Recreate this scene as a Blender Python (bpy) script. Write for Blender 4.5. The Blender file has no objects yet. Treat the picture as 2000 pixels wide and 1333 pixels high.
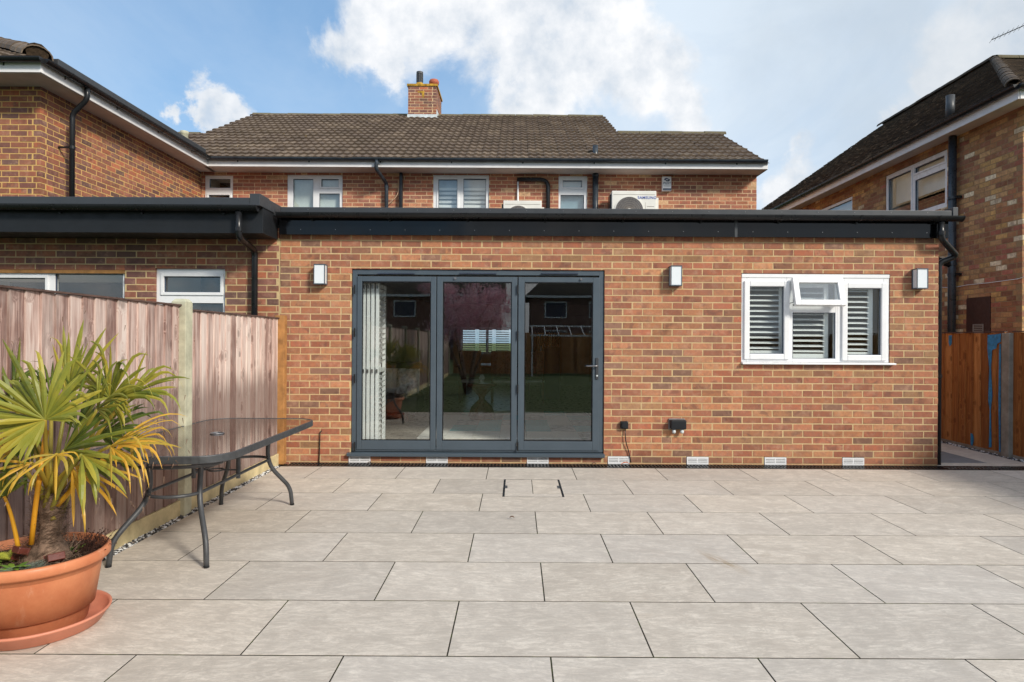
import bpy, math, random
from mathutils import Vector
R=random.Random(7)
scn=bpy.context.scene; col=scn.collection
rad=math.radians
# ---------------------------------------------------------------- camera
F=1275.0; CX=1009.0; CY=665.0; ROLL=0.0055; CAMZ=1.38
cd=bpy.data.cameras.new('camera'); cam=bpy.data.objects.new('camera',cd); col.objects.link(cam)
cam.location=(0,0,CAMZ); cam.rotation_euler=(math.pi/2,-ROLL,0)
cd.sensor_width=36; cd.lens=F/2000*36; cd.shift_x=-(CX-1000)/2000; cd.shift_y=(CY-666.5)/2000
cd.clip_start=.05; cd.clip_end=2000; scn.camera=cam
scn.view_settings.view_transform='Standard'; scn.view_settings.look='None'
scn.view_settings.exposure=0.62; scn.view_settings.gamma=1
# ---------------------------------------------------------------- light
SUN_EL=rad(32); SUN_DIR=Vector((0.70*math.cos(SUN_EL),-0.714*math.cos(SUN_EL),math.sin(SUN_EL)))   # towards the sun
sl=bpy.data.lights.new('sun','SUN'); sun=bpy.data.objects.new('sun',sl); col.objects.link(sun)
sl.energy=2.5; sl.angle=rad(10.0); sl.color=(1,.93,.82)
sun.rotation_euler=SUN_DIR.to_track_quat('Z','Y').to_euler()
w=bpy.data.worlds.new('World'); scn.world=w; w.use_nodes=True
nt=w.node_tree; nt.nodes.clear()
class NT:
    def __init__(s,nt): s.nt=nt; s.L=nt.links
    def n(s,t,**k):
        a=s.nt.nodes.new(t)
        for x,y in k.items(): setattr(a,x,y)
        return a
    def put(s,sock,v):
        if hasattr(v,'is_output'): s.L.new(v,sock)
        elif v is not None: sock.default_value=v
    def m(s,op,a,b=None,c=None,clamp=False):
        x=s.n('ShaderNodeMath',operation=op,use_clamp=clamp); s.put(x.inputs[0],a)
        if b is not None: s.put(x.inputs[1],b)
        if c is not None: s.put(x.inputs[2],c)
        return x.outputs[0]
    def vm(s,op,a,b=None,out=0):
        x=s.n('ShaderNodeVectorMath',operation=op); s.put(x.inputs[0],a)
        if b is not None: s.put(x.inputs[3 if op=='SCALE' else 1],b)
        return x.outputs[out]
    def noise(s,vec,scale,detail=4,rough=.5,dist=0,out=0):
        x=s.n('ShaderNodeTexNoise'); s.put(x.inputs['Vector'],vec); x.inputs['Scale'].default_value=scale
        x.inputs['Detail'].default_value=detail; x.inputs['Roughness'].default_value=rough; x.inputs['Distortion'].default_value=dist
        return x.outputs[out]
    def mr(s,v,a,b,c=0,d=1,smooth=False):
        x=s.n('ShaderNodeMapRange'); x.clamp=True
        if smooth: x.interpolation_type='SMOOTHSTEP'
        s.put(x.inputs[0],v)
        for i,q in enumerate((a,b,c,d)): s.put(x.inputs[i+1],q)
        return x.outputs[0]
    def mix(s,f,a,b,mode='MIX'):
        x=s.n('ShaderNodeMix',data_type='RGBA',blend_type=mode); s.put(x.inputs[0],f)
        for k,v in ((6,a),(7,b)):
            if isinstance(v,(tuple,list)): v=(v[0],v[1],v[2],1)
            s.put(x.inputs[k],v)
        return x.outputs[2]
    def ramp(s,f,stops,const=False):
        x=s.n('ShaderNodeValToRGB'); s.put(x.inputs[0],f); e=x.color_ramp.elements
        if const: x.color_ramp.interpolation='CONSTANT'
        while len(e)<len(stops): e.new(.5)
        for i,(p,c) in enumerate(stops): e[i].position=p; e[i].color=(c[0],c[1],c[2],1)
        return x.outputs[0]
N=NT(nt)
sky=N.n('ShaderNodeTexSky',sky_type='NISHITA'); sky.sun_disc=False; sky.sun_elevation=SUN_EL
sky.sun_rotation=math.atan2(SUN_DIR.x,SUN_DIR.y); sky.air_density=1.0; sky.dust_density=1.2; sky.ozone_density=2.0
dirv=N.n('ShaderNodeTexCoord').outputs['Generated']
sep=N.n('ShaderNodeSeparateXYZ'); N.put(sep.inputs[0],dirv); dx,dy,dz=sep.outputs
wob=N.vm('SUBTRACT',N.noise(dirv,5.5,9,.62,.3,out=1),(.5,.5,.5))
dw=N.vm('ADD',dirv,N.vm('SCALE',wob,.25))
def pdir(px,py):
    return Vector(((px-CX)/F,1,(CY-py)/F)).normalized()
def blob(px,py,r,soft=.5):
    c=pdir(px,py); d=N.vm('DISTANCE',dw,tuple(c),out=1)
    return N.mr(d,r*1.10,r*.62,0,1,True)
cl=None
for a in ((665,60,.060),(720,40,.085),(790,20,.10),(860,0,.09),(740,100,.05),(1000,40,.105),(1050,110,.10),(1010,150,.06),(1100,160,.08),(1190,130,.085),(1250,190,.075),(1300,160,.06),(1180,60,.07),(1330,230,.05),
          (930,-60,.12),(1120,20,.06),(385,245,.042),(422,255,.040),(345,252,.030),(1880,130,.09),(1960,190,.12),(1780,150,.04),(1530,370,.06)):
    b=blob(*a); cl=b if cl is None else N.m('MAXIMUM',cl,b)
# thin high veil, stronger towards the right (+X), and scattered cloud over the rest of the sky
den=N.m('ADD',N.m('MAXIMUM',dz,0.0),.12)
pl=N.n('ShaderNodeCombineXYZ'); N.put(pl.inputs[0],N.m('DIVIDE',dx,den)); N.put(pl.inputs[1],N.m('MULTIPLY',N.m('DIVIDE',dy,den),.55))
veiln=N.noise(pl.outputs[0],1.1,8,.6,.6)
right=N.mr(dx,-.10,.24,0,1,True)
veil=N.m('ADD',N.m('MULTIPLY',N.mr(veiln,.34,.66,.72,1.0),N.m('MULTIPLY',right,.92)),N.mr(veiln,.36,.70,.04,.38))
beh=N.mr(dy,.25,-.1,0,1,True)
back=N.m('MULTIPLY',N.mr(N.noise(pl.outputs[0],.9,8,.58,.2),.47,.62),beh)
back=N.m('MAXIMUM',back,N.m('MULTIPLY',N.mr(N.noise(dirv,3.6,8,.62,.4),.47,.60),beh))
cl=N.m('MAXIMUM',cl,back)
body=N.noise(dirv,9,8,.6)
den2=N.noise(dirv,22,6,.6)
ccol=N.mix(N.mr(N.m('ADD',N.m('MULTIPLY',body,.7),N.m('MULTIPLY',den2,.3)),.36,.58),(.40,.45,.51),(.68,.68,.685))
skyc=N.vm('SCALE',sky.outputs[0],.115)
skyc=N.mix(.5,skyc,(.12,.285,.50))
skyc=N.mix(N.mr(dz,.40,.0,0,.35),skyc,(.26,.44,.60))
v1=N.mix(veil,skyc,(.49,.56,.635))
fin=N.mix(N.m('MULTIPLY',N.m('MULTIPLY',cl,N.mr(body,.25,.44,.55,1)),.96),v1,ccol)
bank=N.m('MULTIPLY',N.mr(N.vm('DISTANCE',dw,tuple(pdir(1900,-20)),out=1),.34,.12,0,.55,True),N.mr(body,.3,.6,.5,1))
fin=N.mix(bank,fin,(.36,.41,.46))
bg=N.n('ShaderNodeBackground'); N.put(bg.inputs[0],fin); bg.inputs[1].default_value=1.0
wo=N.n('ShaderNodeOutputWorld'); N.L.new(bg.outputs[0],wo.inputs[0])
# ---------------------------------------------------------------- helpers
def X_(px,Y,py=CY): return ((px-CX)+ROLL*(py-CY))/F*Y
def Z_(px,py,Y): return CAMZ-((py-CY)-ROLL*(px-CX))/F*Y
def at(px,py,Y): return Vector((X_(px,Y,py),Y,Z_(px,py,Y)))
ORG={}
def thing(name,label,cat,loc=(0,0,0),group=None,kind=None):
    o=bpy.data.objects.new(name,None); col.objects.link(o); o.location=loc; o.empty_display_size=.1
    ORG[o.name]=Vector(loc)
    if label: o['label']=label
    if cat: o['category']=cat
    if group: o['group']=group
    if kind: o['kind']=kind
    return o
def tag(o,label=None,cat=None,group=None,kind=None):
    if label:o['label']=label
    if cat:o['category']=cat
    if group:o['group']=group
    if kind:o['kind']=kind
    return o
def org(p): return ORG.get(p.name,Vector((0,0,0))) if p else Vector((0,0,0))
FRONT=lambda Y:(Vector((0,Y,0)),Vector((1,0,0)),Vector((0,1,0)))          # wall facing the camera
EAST =lambda X:(Vector((X,0,0)),Vector((0,1,0)),Vector((-1,0,0)))         # wall facing +X
WEST =lambda X:(Vector((X,0,0)),Vector((0,1,0)),Vector((1,0,0)))          # wall facing -X
WORLD=(Vector((0,0,0)),Vector((1,0,0)),Vector((0,1,0)))
def arcpath(pts,r=.06,n=4):
    pts=[Vector(p) for p in pts]; out=[pts[0]]
    for i in range(1,len(pts)-1):
        a,b,c=pts[i-1],pts[i],pts[i+1]; d1=(a-b); d2=(c-b); q=min(r,d1.length*.45,d2.length*.45)
        p=b+d1.normalized()*q; s=b+d2.normalized()*q
        for k in range(n+1):
            t=k/n; out.append(p*(1-t)**2+b*2*t*(1-t)+s*t*t)
    out.append(pts[-1]); return out
class MB:
    def __init__(s,fr=WORLD): s.v=[]; s.f=[]; s.fr=fr
    def P(s,u,v,z): O,U,V=s.fr; return O+U*u+V*v+Vector((0,0,z))
    def add(s,vs,fs):
        b=len(s.v); s.v+= [tuple(x) for x in vs]; s.f+=[tuple(b+i for i in f) for f in fs]; return s
    def box(s,u0,u1,v0,v1,z0,z1):
        p=[s.P(u,v,z) for z in (z0,z1) for v in (v0,v1) for u in (u0,u1)]
        return s.add(p,[(0,2,3,1),(4,5,7,6),(0,1,5,4),(2,6,7,3),(0,4,6,2),(1,3,7,5)])
    def ring(s,u0,u1,z0,z1,t,v0,v1,tb=None):
        tb=t if tb is None else tb
        s.box(u0,u0+t,v0,v1,z0,z1); s.box(u1-t,u1,v0,v1,z0,z1)
        s.box(u0+t,u1-t,v0,v1,z1-t,z1); s.box(u0+t,u1-t,v0,v1,z0,z0+tb); return s
    def extr(s,prof,u0,u1):      # prof = closed [(v,z)], along u
        n=len(prof); p=[s.P(u0,v,z) for v,z in prof]+[s.P(u1,v,z) for v,z in prof]
        return s.add(p,[(i,(i+1)%n,n+(i+1)%n,n+i) for i in range(n)]+[tuple(range(n))[::-1],tuple(range(n,2*n))])
    def prism(s,poly,z0,z1):     # poly [(u,v)]
        n=len(poly); p=[s.P(u,v,z0) for u,v in poly]+[s.P(u,v,z1) for u,v in poly]
        return s.add(p,[(i,(i+1)%n,n+(i+1)%n,n+i) for i in range(n)]+[tuple(range(n))[::-1],tuple(range(n,2*n))])
    def slab(s,poly,v0,v1):      # poly [(u,z)] extruded in v
        n=len(poly); p=[s.P(u,v0,z) for u,z in poly]+[s.P(u,v1,z) for u,z in poly]
        return s.add(p,[(i,(i+1)%n,n+(i+1)%n,n+i) for i in range(n)]+[tuple(range(n))[::-1],tuple(range(n,2*n))])
    def tube(s,pts,r,n=8,caps=True):
        pts=[Vector(p) for p in pts]; m=len(pts); rs=r if isinstance(r,(list,tuple)) else [r]*m
        t0=(pts[1]-pts[0]).normalized(); ref=Vector((0,0,1)) if abs(t0.z)<.9 else Vector((1,0,0))
        a=t0.cross(ref).normalized(); vs=[]
        for i,p in enumerate(pts):
            t=(pts[min(i+1,m-1)]-pts[max(i-1,0)]).normalized()
            a=(a-t*a.dot(t)).normalized(); b=t.cross(a)
            for k in range(n):
                q=2*math.pi*k/n; vs.append(p+(a*math.cos(q)+b*math.sin(q))*rs[i])
        fs=[(i*n+k,i*n+(k+1)%n,(i+1)*n+(k+1)%n,(i+1)*n+k) for i in range(m-1) for k in range(n)]
        if caps: fs+=[tuple(range(n))[::-1],tuple(range((m-1)*n,m*n))]
        return s.add(vs,fs)
    def lathe(s,c,prof,n=32,closed=False):
        c=Vector(c); vs=[c+Vector((r*math.cos(2*math.pi*k/n),r*math.sin(2*math.pi*k/n),z)) for r,z in prof for k in range(n)]
        m=len(prof); fs=[(i*n+k,i*n+(k+1)%n,(i+1)*n+(k+1)%n,(i+1)*n+k) for i in range(m-1) for k in range(n)]
        return s.add(vs,fs)
    def build(s,name,mat,parent=None,smooth=False,bevel=0,label=None):
        me=bpy.data.meshes.new(name); o_=org_of(parent)
        me.from_pydata([(a[0]-o_.x,a[1]-o_.y,a[2]-o_.z) for a in s.v],[],s.f)
        if mat: me.materials.append(mat)
        o=bpy.data.objects.new(name,me); col.objects.link(o)
        if parent: o.parent=parent; ORG[o.name]=o_
        if smooth: me.shade_smooth() if hasattr(me,'shade_smooth') else None
        if smooth=='auto':
            pass
        if bevel:
            b=o.modifiers.new('bevel','BEVEL'); b.width=bevel; b.segments=2; b.limit_method='ANGLE'; b.angle_limit=rad(40)
        if label: o['label']=label
        return o
def org_of(p): return ORG.get(p.name,Vector((0,0,0))) if p else Vector((0,0,0))
def link_mesh(name,me,loc,parent):
    o=bpy.data.objects.new(name,me); col.objects.link(o); o_=org_of(parent)
    o.location=Vector(loc)-o_; o.parent=parent; return o
def dup(root,loc,label=None):
    r=root.copy(); col.objects.link(r); r.location=loc; ORG[r.name]=Vector(loc)
    if label: r['label']=label
    for ch in list(root.children):
        c=ch.copy(); col.objects.link(c); c.parent=r
        for g in ch.children:
            d=g.copy(); col.objects.link(d); d.parent=c
    return r
# ---------------------------------------------------------------- materials
def L(r,g,b):
    f=lambda c:((c/255+.055)/1.055)**2.4 if c/255>.04045 else c/255/12.92
    return (f(r),f(g),f(b))
def newmat(name):
    m=bpy.data.materials.new(name); m.use_nodes=True; n=NT(m.node_tree); b=m.node_tree.nodes['Principled BSDF']; return m,n,b
def bump(n,b,h,strength=.4,dist=.01):
    x=n.n('ShaderNodeBump'); x.inputs['Strength'].default_value=strength; x.inputs['Distance'].default_value=dist
    n.put(x.inputs['Height'],h); n.L.new(x.outputs[0],b.inputs['Normal'])
def plain(name,c,rough=.5,metal=0,var=.12,scale=6,bmp=.0,spec=.5,fine=60):
    m,n,b=newmat(name); pos=n.n('ShaderNodeNewGeometry').outputs['Position']
    a=n.noise(pos,scale,6,.6); d=tuple(x*(1-var*1.6) for x in c); e=tuple(min(1,x*(1+var)) for x in c)
    n.put(b.inputs['Base Color'],n.mix(n.mr(a,.3,.7),d,e)); b.inputs['Metallic'].default_value=metal
    n.put(b.inputs['Roughness'],n.mr(n.noise(pos,scale*3,4),.3,.7,max(.02,rough-.08),min(1,rough+.08)))
    b.inputs['Specular IOR Level'].default_value=spec
    if bmp: bump(n,b,n.noise(pos,fine,5,.6),bmp,.004)
    return m
def brickmat(name,stops,patch=(.10,.05,.045),patchamt=.55,bright=1.0):
    m,n,b=newmat(name); g=n.n('ShaderNodeNewGeometry'); oi=n.n('ShaderNodeObjectInfo')
    r=n.m('FRACT',n.m('ADD',n.m('MULTIPLY',oi.outputs['Random'],9.7),n.m('MULTIPLY',g.outputs['Random Per Island'],7.3)))
    r2=n.m('FRACT',n.m('MULTIPLY',r,37.7)); r3=n.m('FRACT',n.m('MULTIPLY',r,113.3))
    base=n.ramp(r,[(p,tuple(x*bright for x in c)) for p,c in stops],True)
    pos=g.outputs['Position']
    cs=n.n('ShaderNodeCombineXYZ'); n.put(cs.inputs[0],n.m('MULTIPLY',r2,40.0)); n.put(cs.inputs[1],n.m('MULTIPLY',r3,40.0))
    pv=n.vm('ADD',pos,cs.outputs[0])
    p1=n.mr(n.noise(pv,9,3,.55,.4),.50,.64); gate=n.mr(r2,.25,.65)
    c1=n.mix(n.m('MULTIPLY',n.m('MULTIPLY',p1,n.m('ADD',n.m('MULTIPLY',gate,.8),.2)),patchamt),base,patch)
    c2=n.mix(n.mr(n.noise(pv,26,7,.72),.36,.66,0,.55),c1,tuple(x*.45 for x in (.5,.25,.18)))
    c3=n.mix(n.mr(n.noise(pv,12,6,.65),.50,.70,0,.42),c2,(.55,.34,.22))
    c3=n.mix(n.mr(n.noise(pos,260,3,.7),.62,.75,0,.25),c3,(.12,.07,.05))
    hv=n.n('ShaderNodeHueSaturation'); n.put(hv.inputs['Value'],n.mr(r3,0,1,.74,1.10)); n.put(hv.inputs['Color'],c3)
    wz=n.noise(pos,1.1,4,.6); sz=n.n('ShaderNodeSeparateXYZ'); n.put(sz.inputs[0],pos)
    c4=n.mix(n.mr(wz,.35,.65,0,.16),hv.outputs[0],(.30,.2,.15))
    n.put(b.inputs['Base Color'],c4); b.inputs['Roughness'].default_value=.88; b.inputs['Specular IOR Level'].default_value=.25
    bump(n,b,n.m('ADD',n.noise(pv,120,5,.7),n.m('MULTIPLY',n.noise(pv,20,3),.8)),.55,.003)
    return m
M={}
BR=[(0,L(184,119,86)),(.18,L(172,107,80)),(.34,L(192,130,92)),(.50,L(164,103,78)),(.62,L(180,122,84)),(.72,L(158,110,84)),(.80,L(176,104,76)),(.86,L(138,104,86)),(.91,L(198,140,98)),(.96,L(166,126,88))]
M['brick']=brickmat('orange_red_facing_brick',BR)
M['brick2']=brickmat('purple_red_facing_brick',bright=1.22,stops=[(0,L(142,86,68)),(.2,L(124,78,70)),(.38,L(152,92,70)),(.52,L(110,76,74)),(.64,L(142,90,68)),(.76,L(160,98,72)),(.86,L(100,74,70)),(.94,L(178,100,68))],patch=(.08,.05,.045),patchamt=.6)
M['brick3']=brickmat('orange_house_brick',bright=1.15,stops=[(0,L(184,112,84)),(.2,L(170,100,78)),(.4,L(192,122,90)),(.6,L(178,108,86)),(.78,L(154,98,82)),(.86,L(204,140,104)),(.92,L(216,176,134))],patch=(.20,.10,.07),patchamt=.5)
M['brick4']=brickmat('brown_yellow_stock_brick',bright=1.25,stops=[(0,L(166,120,78)),(.16,L(140,94,66)),(.32,L(186,146,98)),(.46,L(146,100,74)),(.58,L(192,154,104)),(.68,L(154,104,70)),(.78,L(204,164,100)),(.88,L(168,100,80)),(.94,L(230,216,182))],patch=(.13,.07,.045),patchamt=.55)
def mortar(name,c):
    m,n,b=newmat(name); p=n.n('ShaderNodeNewGeometry').outputs['Position']
    c1=n.mix(n.mr(n.noise(p,3,5,.6),.3,.7),tuple(x*.78 for x in c),c)
    c1=n.mix(n.mr(n.noise(p,50,4,.7),.4,.7,0,.35),c1,tuple(x*.55 for x in c))
    n.put(b.inputs['Base Color'],c1); b.inputs['Roughness'].default_value=.95
    bump(n,b,n.noise(p,180,4,.7),.6,.003); return m
M['mortar']=mortar('sand_mortar',L(208,182,136)); M['mortar2']=mortar('yellow_mortar',L(222,182,112)); M['mortar3']=mortar('cream_mortar',L(228,196,156)); M['mortar4']=mortar('brown_mortar',L(160,134,98))
M['anth']=plain('anthracite_aluminium',L(70,82,92),.42,0,.05,4,.05)
M['gblack']=plain('gloss_black_fascia',(.003,.0035,.0045),.07,0,.1,2,.25,.34,2.2)
M['dgrey']=plain('grey_roof_trim',L(56,59,63),.42,0,.08,5)
M['black']=plain('black_pvc',(.012,.013,.015),.30,0,.1,3,.0,.35)
M['mblack']=plain('matt_black_fascia',(.016,.018,.021),.45,0,.1,4,.0,.25)
M['white']=plain('white_upvc',(.80,.81,.82),.30,0,.03,3)
M['offw']=plain('weathered_white_board',(.80,.79,.79),.5,0,.06,4)
M['soff']=plain('grey_white_soffit',(.62,.57,.54),.6,0,.08,3)
M['conc']=plain('pale_concrete',L(186,184,160),.9,0,.18,10,.5,.3,140)
M['conc2']=plain('cream_concrete_board',L(206,190,148),.9,0,.2,7,.5,.3,120)
M['concg']=plain('grey_concrete',L(150,146,136),.9,0,.18,8,.5,.3,120)
m,n,b=newmat('orange_terracotta_plastic'); p=n.n('ShaderNodeNewGeometry').outputs['Position']; sp_=n.n('ShaderNodeSeparateXYZ'); n.put(sp_.inputs[0],p)
c=n.mix(n.mr(n.noise(p,6,7,.65),.32,.68),L(192,114,76),L(212,138,96))
c=n.mix(n.mr(n.noise(n.vm('MULTIPLY',p,(9,9,3)),2.2,8,.72),.56,.70,0,.35),c,L(222,180,150))
c=n.mix(n.m('MULTIPLY',n.mr(n.m('ADD',sp_.outputs[2],n.m('MULTIPLY',n.noise(p,12,5),.08)),.13,.04),.45),c,L(132,84,62))
c=n.mix(n.mr(n.noise(p,60,4,.8),.66,.74,0,.5),c,L(120,84,60))
n.put(b.inputs['Base Color'],c); n.put(b.inputs['Roughness'],n.mr(n.noise(p,14,5),.3,.7,.45,.75)); bump(n,b,n.noise(p,40,5,.6),.10,.004); M['terra']=m
M['terra2']=plain('pink_terracotta_saucer',L(206,134,108),.5,0,.10,6,.08)
M['clay']=plain('clay_pot',L(176,96,72),.8,0,.2,15,.3)
M['steel']=plain('grey_steel_tube',L(72,74,77),.45,.15,.2,14,.15)
M['lead']=plain('pale_lead_flashing',L(206,214,216),.5,.1,.15,9,.2)
M['pipe']=plain('slate_grey_pipe',L(52,60,68),.32,0,.25,10)
M['brownbox']=plain('brown_meter_box',L(66,40,32),.6,0,.15,6)
M['acw']=plain('ivory_painted_metal',L(226,224,216),.4,0,.05,5)
M['acg']=plain('grey_grille',L(150,142,134),.5,0,.05,5)
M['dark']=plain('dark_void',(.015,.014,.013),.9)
M['plaster']=plain('grey_plaster',(.60,.56,.52),.8,0,.04,2)
M['ceil']=plain('ceiling_paint',(.5,.5,.5),.9,0,.03,2)
M['floorw']=plain('grey_wood_floor',(.46,.41,.36),.30,0,.2,4)
M['blackfab']=plain('dark_upholstery',(.08,.07,.07),.8,0,.2,12)
M['cush']=plain('grey_cushion_fabric',(.7,.74,.74),.9,0,.45,14)
M['teal']=plain('teal_rug_pile',(.20,.60,.66),.95,0,.15,30)
M['rugw']=plain('white_rug_pile',(.85,.83,.8),.95,0,.1,30)
M['rugg']=plain('grey_rug_pile',(.16,.16,.17),.95,0,.15,30)
M['mahog']=plain('dark_mahogany',(.12,.03,.02),.3,0,.3,9)
M['navy']=plain('navy_cabinet',(.02,.025,.06),.5)
M['curt']=plain('pale_net_curtain',(.62,.66,.64),.9,0,.06,8)
M['blind']=plain('pale_blue_blind',(.55,.62,.68),.8,0,.1,3)
M['frost']=plain('frosted_blue_glass',(.26,.38,.46),.18,0,.08,3)
M['blue']=plain('blue_paint',L(40,140,200),.5,0,.3,25)
M['gravelw']=plain('pebble_mix',(.3,.3,.3),.7)
M['lamp']=plain('white_lamp_glass',(.72,.77,.80),.25,0,.02,2)
M['yell']=plain('yellow_timber',L(170,122,70),.75,0,.25,9,.3)
M['screw']=plain('grey_metal_fixings',(.25,.25,.26),.35,.8)
M['samsung']=plain('blue_print',L(80,100,180),.5)
M['ink']=plain('dark_print',L(70,74,110),.5)
M['inkg']=plain('slate_print',L(60,72,92),.5)
M['lichenc']=plain('lichen_covered_mortar',L(186,146,52),.95,0,.4,12,.5)
M['cable']=plain('pale_cable',L(206,170,140),.6)
def glass(name,tint=(.85,.88,.87),f0=.10,rough=0.0):
    m=bpy.data.materials.new(name); m.use_nodes=True; n=NT(m.node_tree); m.node_tree.nodes.clear()
    t=n.n('ShaderNodeBsdfTransparent'); t.inputs[0].default_value=(*tint,1)
    g=n.n('ShaderNodeBsdfGlossy'); g.inputs['Roughness'].default_value=rough; g.inputs[0].default_value=(1,1,1,1)
    lw=n.n('ShaderNodeLayerWeight'); lw.inputs[0].default_value=.5
    f=n.m('ADD',n.m('MULTIPLY',n.m('POWER',lw.outputs['Facing'],4.0),1-f0),f0,clamp=True)
    x=n.n('ShaderNodeMixShader'); n.put(x.inputs[0],f); n.L.new(t.outputs[0],x.inputs[1]); n.L.new(g.outputs[0],x.inputs[2])
    pos=n.n('ShaderNodeNewGeometry').outputs['Position']
    bp=n.n('ShaderNodeBump'); bp.inputs['Strength'].default_value=.03; bp.inputs['Distance'].default_value=.02; n.put(bp.inputs['Height'],n.noise(pos,1.3,1)); n.L.new(bp.outputs[0],g.inputs['Normal'])
    o=n.n('ShaderNodeOutputMaterial'); n.L.new(x.outputs[0],o.inputs[0]); return m
M['glass']=glass('window_glass',(.96,.98,.97),.075); M['glassw']=glass('clear_window_glass',(.95,.97,.96),.035)
M['tglass']=glass('smoked_table_glass',(.50,.46,.44),.035)
def wood(name,stops,dark,sc=1.0,rough=.85,wear=.5):
    m,n,b=newmat(name); g=n.n('ShaderNodeNewGeometry'); oi=n.n('ShaderNodeObjectInfo'); pos=g.outputs['Position']
    r=oi.outputs['Random']
    off=n.n('ShaderNodeCombineXYZ'); n.put(off.inputs[2],n.m('MULTIPLY',r,53.0)); n.put(off.inputs[0],n.m('MULTIPLY',r,17.0))
    pv=n.vm('ADD',pos,off.outputs[0])
    warp=n.vm('SCALE',n.vm('SUBTRACT',n.noise(n.vm('MULTIPLY',pv,(4,4,1.3)),1.6,3,.5,0,1),(.5,.5,.5)),.028)
    pw=n.vm('ADD',pv,warp)
    # knots: stretched cells, only a few of them kept
    vo=n.n('ShaderNodeTexVoronoi'); n.put(vo.inputs['Vector'],n.vm('MULTIPLY',pw,(9,9,7))); vo.inputs['Scale'].default_value=1.0
    kd=vo.outputs['Distance']; kc=n.n('ShaderNodeSeparateColor'); n.put(kc.inputs[0],vo.outputs['Color'])
    keep=n.m('GREATER_THAN',kc.outputs[0],.6)
    knot=n.m('MULTIPLY',n.mr(kd,.30,.16,0,1,True),keep); halo=n.m('MULTIPLY',n.mr(kd,.55,.2,0,1,True),keep)
    pk=n.vm('ADD',pw,n.vm('SCALE',vo.outputs['Color'],n.m('MULTIPLY',halo,.05)))
    fine=n.noise(n.vm('MULTIPLY',pk,(70,70,2.2)),1.0*sc,5,.62)
    mid=n.noise(n.vm('MULTIPLY',pk,(22,22,.9)),1.0*sc,4,.6)
    t=n.m('ADD',n.m('MULTIPLY',fine,.62),n.m('ADD',n.m('MULTIPLY',mid,.45),n.m('MULTIPLY',n.m('SUBTRACT',r,.5),.26)))
    c=n.ramp(n.mr(t,.40,.68),stops)
    blot=n.mr(n.noise(n.vm('MULTIPLY',pv,(5,5,2.0)),1.0,4,.6),.42,.66,0,wear)
    c=n.mix(blot,c,stops[-1][1])
    c=n.mix(n.m('MULTIPLY',halo,.22),c,stops[0][1]); c=n.mix(n.m('MULTIPLY',knot,.42),c,dark)
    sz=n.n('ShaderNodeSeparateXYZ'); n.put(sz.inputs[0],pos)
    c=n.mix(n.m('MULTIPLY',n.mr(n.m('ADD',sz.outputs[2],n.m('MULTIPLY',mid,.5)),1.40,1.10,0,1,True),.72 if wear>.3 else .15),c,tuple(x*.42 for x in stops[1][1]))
    n.put(b.inputs['Base Color'],c); b.inputs['Roughness'].default_value=rough; b.inputs['Specular IOR Level'].default_value=.25
    bump(n,b,n.m('SUBTRACT',n.m('ADD',fine,mid),n.m('MULTIPLY',knot,.5)),.5,.004); return m
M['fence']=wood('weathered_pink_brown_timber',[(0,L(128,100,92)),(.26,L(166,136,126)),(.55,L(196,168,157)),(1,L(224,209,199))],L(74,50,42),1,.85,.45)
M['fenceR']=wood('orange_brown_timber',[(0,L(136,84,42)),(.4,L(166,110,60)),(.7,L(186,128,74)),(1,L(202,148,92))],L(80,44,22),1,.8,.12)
M['rail']=plain('dark_timber_capping',L(92,70,62),.9,0,.25,14)
def tilemat(name,stops,lichen=.5,lc=L(196,170,110)):
    m,n,b=newmat(name); g=n.n('ShaderNodeNewGeometry'); oi=n.n('ShaderNodeObjectInfo'); pos=g.outputs['Position']
    r=n.m('FRACT',n.m('ADD',n.m('MULTIPLY',oi.outputs['Random'],9.7),n.m('MULTIPLY',g.outputs['Random Per Island'],7.3)))
    c=n.ramp(r,stops); c=n.mix(n.mr(n.noise(pos,24,6,.7),.3,.7,0,.6),c,tuple(x*.5 for x in stops[0][1]))
    c=n.mix(n.mr(n.noise(pos,1.2,4,.6),.45,.7,0,.4),c,L(98,86,70))
    c=n.mix(n.m('MULTIPLY',n.mr(n.noise(pos,13,5,.75),.64,.70),lichen),c,lc)
    n.put(b.inputs['Base Color'],c); b.inputs['Roughness'].default_value=.92; b.inputs['Specular IOR Level'].default_value=.25
    bump(n,b,n.noise(pos,90,5,.7),.6,.006); return m
M['tile']=tilemat('brown_concrete_tile',[(0,L(98,85,74)),(.35,L(118,103,90)),(.7,L(108,94,84)),(1,L(138,122,106))],.6)
M['ptile']=tilemat('dark_plain_clay_tile',[(0,L(66,58,52)),(.4,L(82,70,60)),(.75,L(74,62,52)),(1,L(108,92,76))],.75,L(150,142,130))
M['rtile']=tilemat('mossy_ridge_tile',[(0,L(108,102,82)),(1,L(128,120,96))],.5,L(190,140,60))
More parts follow.
